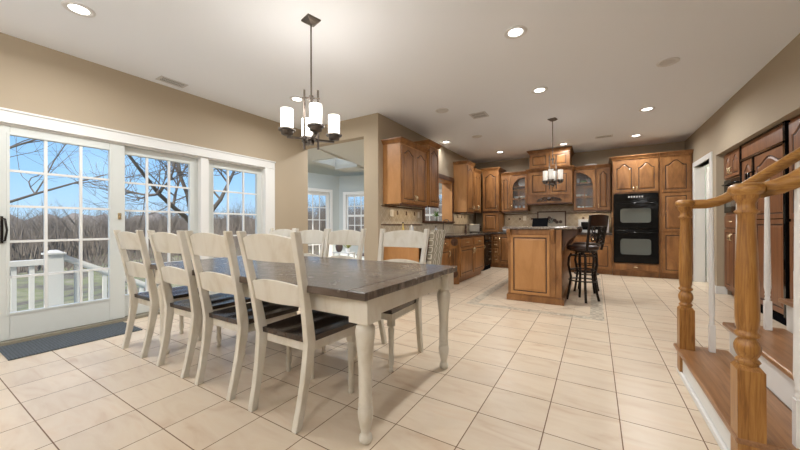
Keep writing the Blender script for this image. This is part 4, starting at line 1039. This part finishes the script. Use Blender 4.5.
MB().lathe([(.028,0),(.03,.02),(.018,.09),(.024,.14),(.026,.16),(.01,.18),(.016,.20),(.0,.215)], n=16).build('mill_body', 'maple_dark', t)
t = thing('faucet', 'bronze gooseneck faucet at the sink below the window', 'faucet', (-2.84, 6.47, .91)); t.scale = (.8, .8, .75)
MB().lathe([(.03,0),(.03,.01),(.018,.02),(.016,.1)], n=16).tube([(0,0,.05),(0,0,.34),(.03,0,.40),(.09,0,.42),(.15,0,.40),(.17,0,.34)], .012, 10).build('spout', 'bronze', t)
MB().tube([(0,-.1,0),(0,-.1,.09),(.05,-.12,.12)], .010, 8).build('lever', 'bronze', t)
t = thing('potted_plant', 'small leafy plant in a grey pot on the sink window ledge', 'plant', (-2.955, 6.36, WZ0))
MB().lathe([(.028,0),(.036,.02),(.042,.10),(.038,.10),(.03,.085)], n=18).build('pot', 'pot', t)
m_ = MB(); rnd = random.Random(4)
for k in range(26):
    a = rnd.uniform(0, 6.28); el = rnd.uniform(.3, 1.4); L = rnd.uniform(.08, .17); d = Vector((math.cos(a)*math.cos(el), math.sin(a)*math.cos(el), math.sin(el)))
    p = Vector((0,0,.09)); q = p+d*L; s_ = d.cross(Vector((0,0,1))).normalized()*.017; mid = p+d*L*.6
    m_.tube([p, mid], .002, 4); m_.add([mid-d*L*.25, mid+s_+Vector((0,0,.004)), q, mid-s_+Vector((0,0,.004)), mid+Vector((0,0,-.004))], [(0,1,4),(1,2,4),(2,3,4),(3,0,4)])
m_.build('leaves', 'green', t)
t = thing('soap_bottle', 'clear soap dispenser on the counter below the window plant', 'bottle', (-2.80, 6.0, .91))
MB().lathe([(.032,0),(.035,.01),(.035,.10),(.02,.13),(.012,.14)], n=16).build('bottle_body', 'soap', t); MB().lathe([(.008,.14),(.008,.17),(.012,.172),(.012,.18)], n=10).tube([(0,0,.175),(.04,0,.175)], .005, 6).build('pump', 'bronze', t)
t = thing('glass_bottle', 'yellow oil bottle on the counter behind the right end dining chair', 'bottle', (-2.82, 4.72, .91))
MB().lathe([(.025,0),(.027,.01),(.027,.12),(.011,.17),(.011,.22)], n=14).build('bottle_body', 'yellow', t); MB().lathe([(.012,.22),(.012,.24)], n=10).build('cap', 'black_matte', t)
t = thing('glass_canister', 'pale glass canister on the counter behind the right end dining chair', 'canister', (-2.80, 4.98, .91))
MB().lathe([(.04,0),(.042,.01),(.042,.15),(.036,.16)], n=18).build('canister_body', 'soap', t); MB().lathe([(.043,.16),(.043,.175),(.012,.185),(.012,.2)], n=18).build('lid', 'steel', t)
t = thing('serving_dish', 'small white dish on top of the cabinet right of the range hood', 'dish', (-.09, 8.80, 2.47))
MB().lathe([(.06,0),(.10,.02),(.13,.05),(.125,.05),(.06,.012)], n=24).build('dish_body', 'white_gloss', t)
t = thing('glass_bowl', 'clear glass bowl on the counter beside the corner garage', 'bowl', (-2.02, 8.62, .91))
MB().lathe([(.03,0),(.06,.03),(.085,.09),(.078,.09),(.03,.012)], n=20).build('bowl_body', 'soap', t)

# ------------------------------------------------------------------ kitchen island
IX0, IX1, IY0, IY1 = -1.115, -.37, 4.86, 6.75
t = thing('kitchen_island', 'honey maple kitchen island with raised end panel and carved corbels', 'island', (IX0, IY0, 0))
w_ = IX1-IX0
m_ = MB(); m_.box(.02, w_-.02, .0, IY1-IY0, 0, 1.035); m_.build('island_body', 'maple', t, bevel=.003)
m_ = MB(); m_.box(-.005, w_+.005, -.018, IY1-IY0, 0, .085); m_.box(.005, w_-.005, -.012, IY1-IY0, .085, .10); m_.build('plinth', 'maple', t, bevel=.004)
m_ = MB(); m_.box(.02, .055, -.016, 0, .10, 1.03); m_.box(w_-.09, w_-.02, -.03, .06, .10, 1.03); m_.box(w_-.165, w_-.095, -.016, 0, .10, 1.03); m_.box(.055, w_-.165, -.016, 0, .96, 1.03); m_.build('pilasters', 'maple', t, bevel=.003)
o = door_mesh(.055, .105, w_-.225, .85, 0, .035).build('raised_panel', 'maple_light', t); groove_mesh(.055, .105, w_-.225, .85, 0, .035).build('glazed_groove', 'carving', o)
def corbel(mb, o_, d, hgt, wid, axis):
    n = 16; prof = [(0, 0)]
    for k in range(n+1):
        u = k/n; prof.append((d*(1-u)**.9*(1+.18*math.sin(u*2*PI*1.2)), -hgt*u))
    poly = [(a, b) for a, b in prof]+[(0, -hgt)]
    if axis == 'y': mb.prism([(-a, b+o_[2]) for a, b in poly], 0, 0, 'xz') if False else None
    vs = []; 
    for s in (-wid/2, wid/2):
        for a, b in poly: vs.append((o_[0]+s, o_[1]-a, o_[2]+b) if axis == 'y' else (o_[0]+a, o_[1]+s, o_[2]+b))
    N = len(poly); mb.add(vs, [tuple(range(N)), tuple(range(N, 2*N))]+[(k,(k+1)%N,N+(k+1)%N,N+k) for k in range(N)]); return mb
for x in (.035, w_-.13): corbel(MB(), (x, -.016, 1.035), .075, .20, .05, 'y').build('corbel', 'maple', t, bevel=.004)
for y in (.10, .95, 1.75):
    m_ = corbel(MB(), (w_-.02, y, 1.035), .19, .30, .07, 'x'); scroll(m_, 0, 0, .0001, 1) if False else None
    m_.build('corbel', 'maple_dark', t, bevel=.006)
m_ = MB(); m_.box(-.055, w_+.165, -.045, IY1-IY0+.05, 1.036, 1.072)
m_.build('countertop', 'granite', t, bevel=.006)
t = thing('tablet', 'flat black screen propped up on the island counter', 'screen', (-.69, 5.02, 1.072))
m_ = MB(); m_.hexa([(-.105,0,.004),(.105,0,.004),(.105,.008,.004),(-.105,.008,.004)], [(-.098,.045,.125),(.112,.045,.125),(.112,.053,.125),(-.098,.053,.125)]); m_.build('screen', 'black_matte', t, bevel=.002)
m_ = MB(); m_.box(-.10, .10, 0, .14, 0, .008); m_.build('base', 'black_matte', t, bevel=.002)

# ------------------------------------------------------------------ bar stools
def bar_stool(loc, rz, label):       # faces +y locally before rotation
    t = thing('bar_stool', label, 'bar stool', loc, rz, 'swivel bar stools at the island')
    MB().lathe([(.0,.735),(.185,.735),(.205,.75),(.205,.775),(.18,.80),(.10,.808),(.0,.81)], n=28).build('seat', 'leather', t)
    m_ = MB(); m_.lathe([(.10,.70),(.10,.715),(.17,.722),(.17,.734)], n=24); m_.lathe([(.03,.66),(.03,.70)], n=12)
    def ring(R, z, r=.009, n=28): m_.tube([(R*math.cos(2*PI*k/n), R*math.sin(2*PI*k/n), z) for k in range(n+1)], r, 6)
    ring(.155, .655); ring(.175, .30, .010); ring(.15, .45); m_.build('swivel_frame', 'iron', t)
    for k in range(4):
        a = PI/4+PI/2*k; dx, dy = math.cos(a), math.sin(a)
        pr = [(.14,.68),(.175,.62),(.185,.52),(.165,.42),(.15,.34),(.165,.22),(.185,.10),(.205,0.008)]
        MB().tube([(dx*r, dy*r, z) for r, z in pr], .017, 8).build('leg', 'iron', t)
    # back: two posts, top board, scrolls
    m_ = MB()
    for s in (-1, 1): m_.tube([(s*.16,-.17,.74),(s*.175,-.19,.85),(s*.185,-.215,1.02),(s*.19,-.24,1.215)], .018, 8)
    m_.tube([(-.17,-.195,.83),(0,-.215,.83),(.17,-.195,.83)], .010, 8); m_.tube([(-.185,-.24,1.08),(0,-.26,1.08),(.185,-.24,1.08)], .010, 8)
    m_.build('back_frame', 'iron', t)
    m_ = MB()
    def sc(cx, cz, r, s, turns=1.3):
        n = 22; m_.tube([(cx+s*r*(1-.8*i/n)*math.cos(2*PI*turns*i/n+.5), -.190-(cz-.83)*.17, cz+r*(1-.8*i/n)*math.sin(2*PI*turns*i/n+.5)) for i in range(n+1)], .009, 6)
    for s in (-1, 1): sc(s*.085, .90, .055, s); sc(s*.085, 1.015, .052, -s); sc(s*.035, .955, .034, s)
    sc(0, .89, .035, 1); m_.tube([(0,-.205,.83),(0,-.225,.95),(0,-.255,1.08)], .007, 6)
    m_.build('scrollwork', 'iron', t)
    m_ = MB(); n = 10; vs = []; fs = []
    for i in range(n+1):
        u = -1+2*i/n; y = -.225-.020*(1-u*u); x = u*.20
        for (dy, z) in ((-.013,1.085),(.013,1.085),(.0,1.225+.012*(1-u*u)),(-.026,1.225+.012*(1-u*u))): vs.append((x, y+dy, z))
    for i in range(n):
        for k in range(4): fs.append((i*4+k, i*4+(k+1)%4, (i+1)*4+(k+1)%4, (i+1)*4+k))
    fs += [(3,2,1,0), tuple(range(4*n,4*n+4))]
    m_.add(vs, fs).build('top_board', 'leather', t, bevel=.004)
    return t
bar_stool((-.16, 5.32, 0), math.radians(58), 'nearer dark iron bar stool, scrolled back turned towards the viewer')
bar_stool((-.13, 6.08, 0), math.radians(80), 'farther dark iron bar stool, hidden behind the nearer stool')

# ------------------------------------------------------------------ fabric chair at the desk
t = thing('upholstered_chair', 'slim chair covered in grey trellis patterned fabric at the desk counter', 'chair', (-2.27, 4.80, 0), LR)
# local: back towards -y (world +x), faces the counter
m_ = MB(); vs = []; 
m_.hexa([(-.215,-.03,.40),(.215,-.03,.40),(.215,.05,.40),(-.215,.05,.40)], [(-.235,-.11,1.02),(.235,-.11,1.02),(.235,-.04,1.02),(-.235,-.04,1.02)])
m_.build('backrest', 'fabric', t, bevel=.015)
m_ = MB(); m_.box(-.225, .225, .0, .44, .40, .50); m_.build('seat', 'fabric', t, bevel=.02)
for sx in (-1, 1):
    for y in (.02, .40):
        m_ = MB(); m_.hexa([(sx*.19-.015,y-.015,0),(sx*.19+.015,y-.015,0),(sx*.19+.015,y+.015,0),(sx*.19-.015,y+.015,0)], [(sx*.19-.024,y-.024,.40),(sx*.19+.024,y-.024,.40),(sx*.19+.024,y+.024,.40),(sx*.19-.024,y+.024,.40)]); m_.build('leg', 'iron', t)

# ------------------------------------------------------------------ built in cabinets of the alcove
AR = -PI/2      # front faces -x, local x runs towards -y
def alc(y): return (1.745, y)
t = thing('appliance_cabinet', 'reddish brown cabinet with two arched doors above a black built in oven, in the alcove', 'cabinet', (1.745, 6.94, 0), AR)
m_ = MB(); m_.box(0, .69, 0, .7, .09, 2.185); m_.box(0, .69, .06, .7, 0, .09); m_.build('cabinet_box', 'cherry', t)
add_door(t, .01, 1.80, .30, .36, .07, 'r', 'cherry', fr=.045, hz=1.90); add_door(t, .32, 1.80, .30, .36, .07, 'l', 'cherry', fr=.045, hz=1.90)
add_drawer(t, .01, 1.04, .62, .20, 'cherry'); add_door(t, .01, .12, .30, .90, 0, 'r', 'cherry', fr=.045, hz=.9); add_door(t, .32, .12, .30, .90, 0, 'l', 'cherry', fr=.045, hz=.9)
t = thing('wall_oven', 'black built in oven in the alcove cabinet behind the stair rail', 'oven', (1.745, 6.93, 0), AR)
MB().box(.0, .64, -.02, -.001, 1.27, 1.77).build('oven_body', 'black', t, bevel=.004)
MB().prism(rrect(.09, .55, 1.36, 1.62, .03), -.0225, -.0205).build('oven_window', 'oven_glass', t)
MB().tube([(.06,-.02,1.70),(.06,-.055,1.70),(.58,-.055,1.70),(.58,-.02,1.70)], .010, 8).build('handle', 'black', t)
t = thing('refrigerator', 'built in refrigerator with wood panels framed in black, behind the stair rail', 'refrigerator', (1.745, 6.245, 0), AR)
MB().box(0, 1.25, .0, .7, .0, 2.185).build('refrigerator_body', 'black_matte', t)
m_ = MB(); m_.box(.03, 1.20, -.022, -.001, 1.99, 2.17); m_.build('top_panel', 'cherry', t, bevel=.003)
m_ = MB()
for a, b, c_, d_ in ((0,1.25,2.165,2.185),(0,1.25,1.955,1.985),(0,.03,.10,2.185),(1.20,1.25,.10,2.185),(.40,.435,.10,1.955)): m_.box(a, b, -.036, -.001, c_, d_)
m_.build('black_trim', 'black', t, bevel=.003)
for x0, w1 in ((.035, .36), (.44, .755)):
    o = door_mesh(x0, 1.16, w1, .79, .08, .05).build('door_panel', 'cherry', t); groove_mesh(x0, 1.16, w1, .79, .08, .05).build('glazed_groove', 'carving', o)
    o = door_mesh(x0, .12, w1, 1.03, 0, .05).build('door_panel', 'cherry', t); groove_mesh(x0, .12, w1, 1.03, 0, .05).build('glazed_groove', 'carving', o)
for x_ in (.375, .455): MB().tube([(x_,-.02,1.05),(x_,-.075,1.07),(x_,-.075,1.75),(x_,-.02,1.77)], .011, 8).build('handle', 'black', t)
t = thing('tall_cabinet', 'tall reddish brown cabinet at the photo edge right of the panelled refrigerator', 'cabinet', (1.745, 4.985, 0), AR)
m_ = MB(); m_.box(0, 1.1, 0, .7, .09, 2.185); m_.box(0, 1.1, .06, .7, 0, .09); m_.build('cabinet_box', 'cherry', t)
for k in range(2): add_door(t, .03+k*.53, 1.15, .51, 1.0, .08, None, 'cherry'); add_door(t, .03+k*.53, .12, .51, 1.0, 0, None, 'cherry')

# ------------------------------------------------------------------ staircase and railings
SY0_, SY1_, RS, TD = 1.91, 3.12, .20, .27
st = thing('staircase', 'open sided staircase with stained oak treads and white risers rising to the right', 'staircase', (.53, SY0_, 0))
so = (.53, SY0_, 0)
NS = 8
for k in range(NS):
    x0 = .53+TD*k; x1 = x0+TD; z = RS*(k+1)
    m_ = MB(); m_.box(x0-.03, x1, SY0_-.03, SY1_+.03, z-.028, z); m_.build('tread', 'tread', st, so, bevel=.008)
    MB().box(x0, x0+.018, SY0_+.001, SY1_-.001, z-RS, z-.0285).build('riser', 'trim', st, so)
m_ = MB()
for y0, y1 in ((SY0_, SY0_+.018), (SY1_-.018, SY1_)):
    poly = [(.5485, 0)]
    for k in range(NS): poly += [(.549+TD*k, RS*(k+1)-.029), (.549+TD*(k+1), RS*(k+1)-.029)]
    poly += [(.549+TD*NS, 0)]
    m_.prism(poly, y0, y1)
m_.build('stringer', 'trim', st, so)
MB().box(.513, .5295, SY0_-.005, SY1_, 0, .035).build('shoe_moulding', 'trim', st, so, bevel=.005)
MB().box(.53-.032+.02, .53, SY0_, SY1_, RS-.05, RS-.029).build('scotia', 'tread', st, so)

newel_prof = [(.034,.50),(.040,.507),(.047,.514),(.040,.523),(.033,.527),(.042,.542),(.049,.562),(.049,.580),(.042,.598),(.033,.608),(.035,.614),(.046,.622),(.047,.632),(.038,.639),(.037,.645),
              (.041,.66),(.044,.70),(.044,.76),(.041,.86),(.037,1.0),(.032,1.10),(.029,1.133),(.037,1.140),(.039,1.148),(.029,1.156),(.028,1.178),(.033,1.190),(.041,1.204),(.043,1.222)]
newel_prof = [(r_*(.86 if .505 < z_ < 1.13 else 1.0), z_) for r_, z_ in newel_prof]
def baluster(parent, x, y, zb, zt, o_):
    p = [(.010+.004*(1-u), zb+.30+(zt-zb-.30)*u) for u in (0,.1,.3,.6,1)]
    m_ = MB(); m_.box(x-.016, x+.016, y-.016, y+.016, zb, zb+.19)
    m_.lathe([(.012,zb+.19),(.013,zb+.196),(.016,zb+.205),(.012,zb+.212),(.012,zb+.222),(.0155,zb+.23),(.012,zb+.24),(.0175,zb+.28),(.017,zb+.34),(.0125,zb+.34+(zt-zb-.34)*.7),(.011,zt)], (x,y,0), 14)
    return m_.build('baluster', 'white_paint', parent, o_)
def railing(label, nx, ny, flat, label2=None, zt=1.27, xmax=2.2, sx=.0):
    t = thing('stair_railing', label, 'railing', (nx, ny, 0)); o_ = (nx, ny, 0)
    m_ = MB(); m_.box(nx-.042, nx+.042, ny-.042, ny+.042, 0.0, .482); m_.hexa([(nx-.042,ny-.042,.482),(nx+.042,ny-.042,.482),(nx+.042,ny+.042,.482),(nx-.042,ny+.042,.482)], [(nx-.03,ny-.03,.5),(nx+.03,ny-.03,.5),(nx+.03,ny+.03,.5),(nx-.03,ny+.03,.5)])
    m_.lathe(newel_prof, (nx, ny, 0), 28); m_.build('newel_post', 'oak', t, o_)
    hz = zt-.030
    pts = [(nx+.01, ny, hz), (nx+.05, ny, hz-.002), (flat-.03, ny, hz-.002), (flat+.02, ny, hz+.010), (flat+.07, ny, hz+.034)]
    slope = RS/TD*1.06
    q = Vector(pts[-1]); pts += [(q.x+d, ny, q.z+d*slope) for d in (.06,.15,.35,.8,xmax-q.x)]
    prof = [(-.020,-.032),(.020,-.032),(.024,-.016),(.032,-.008),(.034,.006),(.028,.022),(.014,.031),(-.014,.031),(-.028,.022),(-.034,.006),(-.032,-.008),(-.024,-.016)]
    m_ = MB(); m_.sweep(prof, pts, (0,1,0)); m_.lathe([(.032,hz-.045),(.036,hz-.038),(.038,hz-.024),(.048,hz-.016),(.056,hz-.006),(.058,hz+.006),(.054,hz+.020),(.038,hz+.030),(.0,hz+.031)], (nx, ny, 0), 28)
    m_.build('handrail', 'oak_rail', t, o_)
    def rz(x):
        for a, b in zip(pts, pts[1:]):
            if a[0] <= x <= b[0]: return a[2]+(b[2]-a[2])*(x-a[0])/(b[0]-a[0])
        return hz
    k = 0; x = .695
    while x < xmax-.1:
        step = int((x-.50)//TD)+1
        baluster(t, x, ny, RS*step, rz(x)-.028, o_); x += .135
    return t
railing('far stair railing with slim oak newel post, reaching down to the floor', .556, 3.055, .70)
railing('near stair railing with the large oak newel post in the foreground', .548, 1.925, .615, zt=1.265)

# ------------------------------------------------------------------ sunroom furniture glimpsed through the opening
t = thing('coffee_table', 'low dark round table in the sunroom beyond the opening', 'table', (-4.25, 5.75, 0))
MB().lathe([(.30,.44),(.34,.445),(.34,.465),(.32,.47)], n=28).build('tabletop', 'maple_dark', t)
for k in range(4):
    a = PI/4+PI/2*k; MB().tube([(.22*math.cos(a), .22*math.sin(a), 0), (.24*math.cos(a), .24*math.sin(a), .44)], .02, 8).build('leg', 'maple_dark', t)
t = thing('vase', 'dark clay vase on a stand in the sunroom behind the far chairs', 'vase', (-4.98, 5.5, .50))
MB().lathe([(.04,0),(.07,.04),(.085,.12),(.06,.2),(.035,.235),(.045,.25),(.035,.25)], n=20).build('vase_body', 'clay', t)
t = thing('plant_stand', 'white narrow stand holding the vase and plant in the sunroom', 'stand', (-4.9, 5.52, 0))
m_ = MB(); m_.box(-.20, .28, -.12, .12, .475, .4995); m_.build('stand_top', 'trim', t, bevel=.003)
for sx in (-.18, .26):
    for sy in (-.1, .1): MB().box(sx-.014, sx+.014, sy-.014, sy+.014, 0, .475).build('leg', 'trim', t)
t = thing('potted_plant', 'yellow green plant in a pot on the sunroom stand', 'plant', (-4.74, 5.52, .50))
MB().lathe([(.045,0),(.06,.09),(.055,.09),(.04,.07)], n=18).build('pot', 'white_gloss', t)
m_ = MB(); rnd = random.Random(8)
for k in range(30):
    a = rnd.uniform(0, 6.28); el = rnd.uniform(.5, 1.45); L = rnd.uniform(.10, .2); d = Vector((math.cos(a)*math.cos(el), math.sin(a)*math.cos(el), math.sin(el)))
    p = Vector((0,0,.08)); q = p+d*L; s_ = d.cross(Vector((0,0,1))).normalized()*.016; mid = p+d*L*.6
    m_.add([p, mid+s_, q, mid-s_, mid+Vector((0,0,-.004))], [(0,1,4),(1,2,4),(2,3,4),(3,0,4)])
M['leaf2'] = plain('yellow green leaf', (.30, .32, .06), .5)
m_.build('leaves', 'leaf2', t)
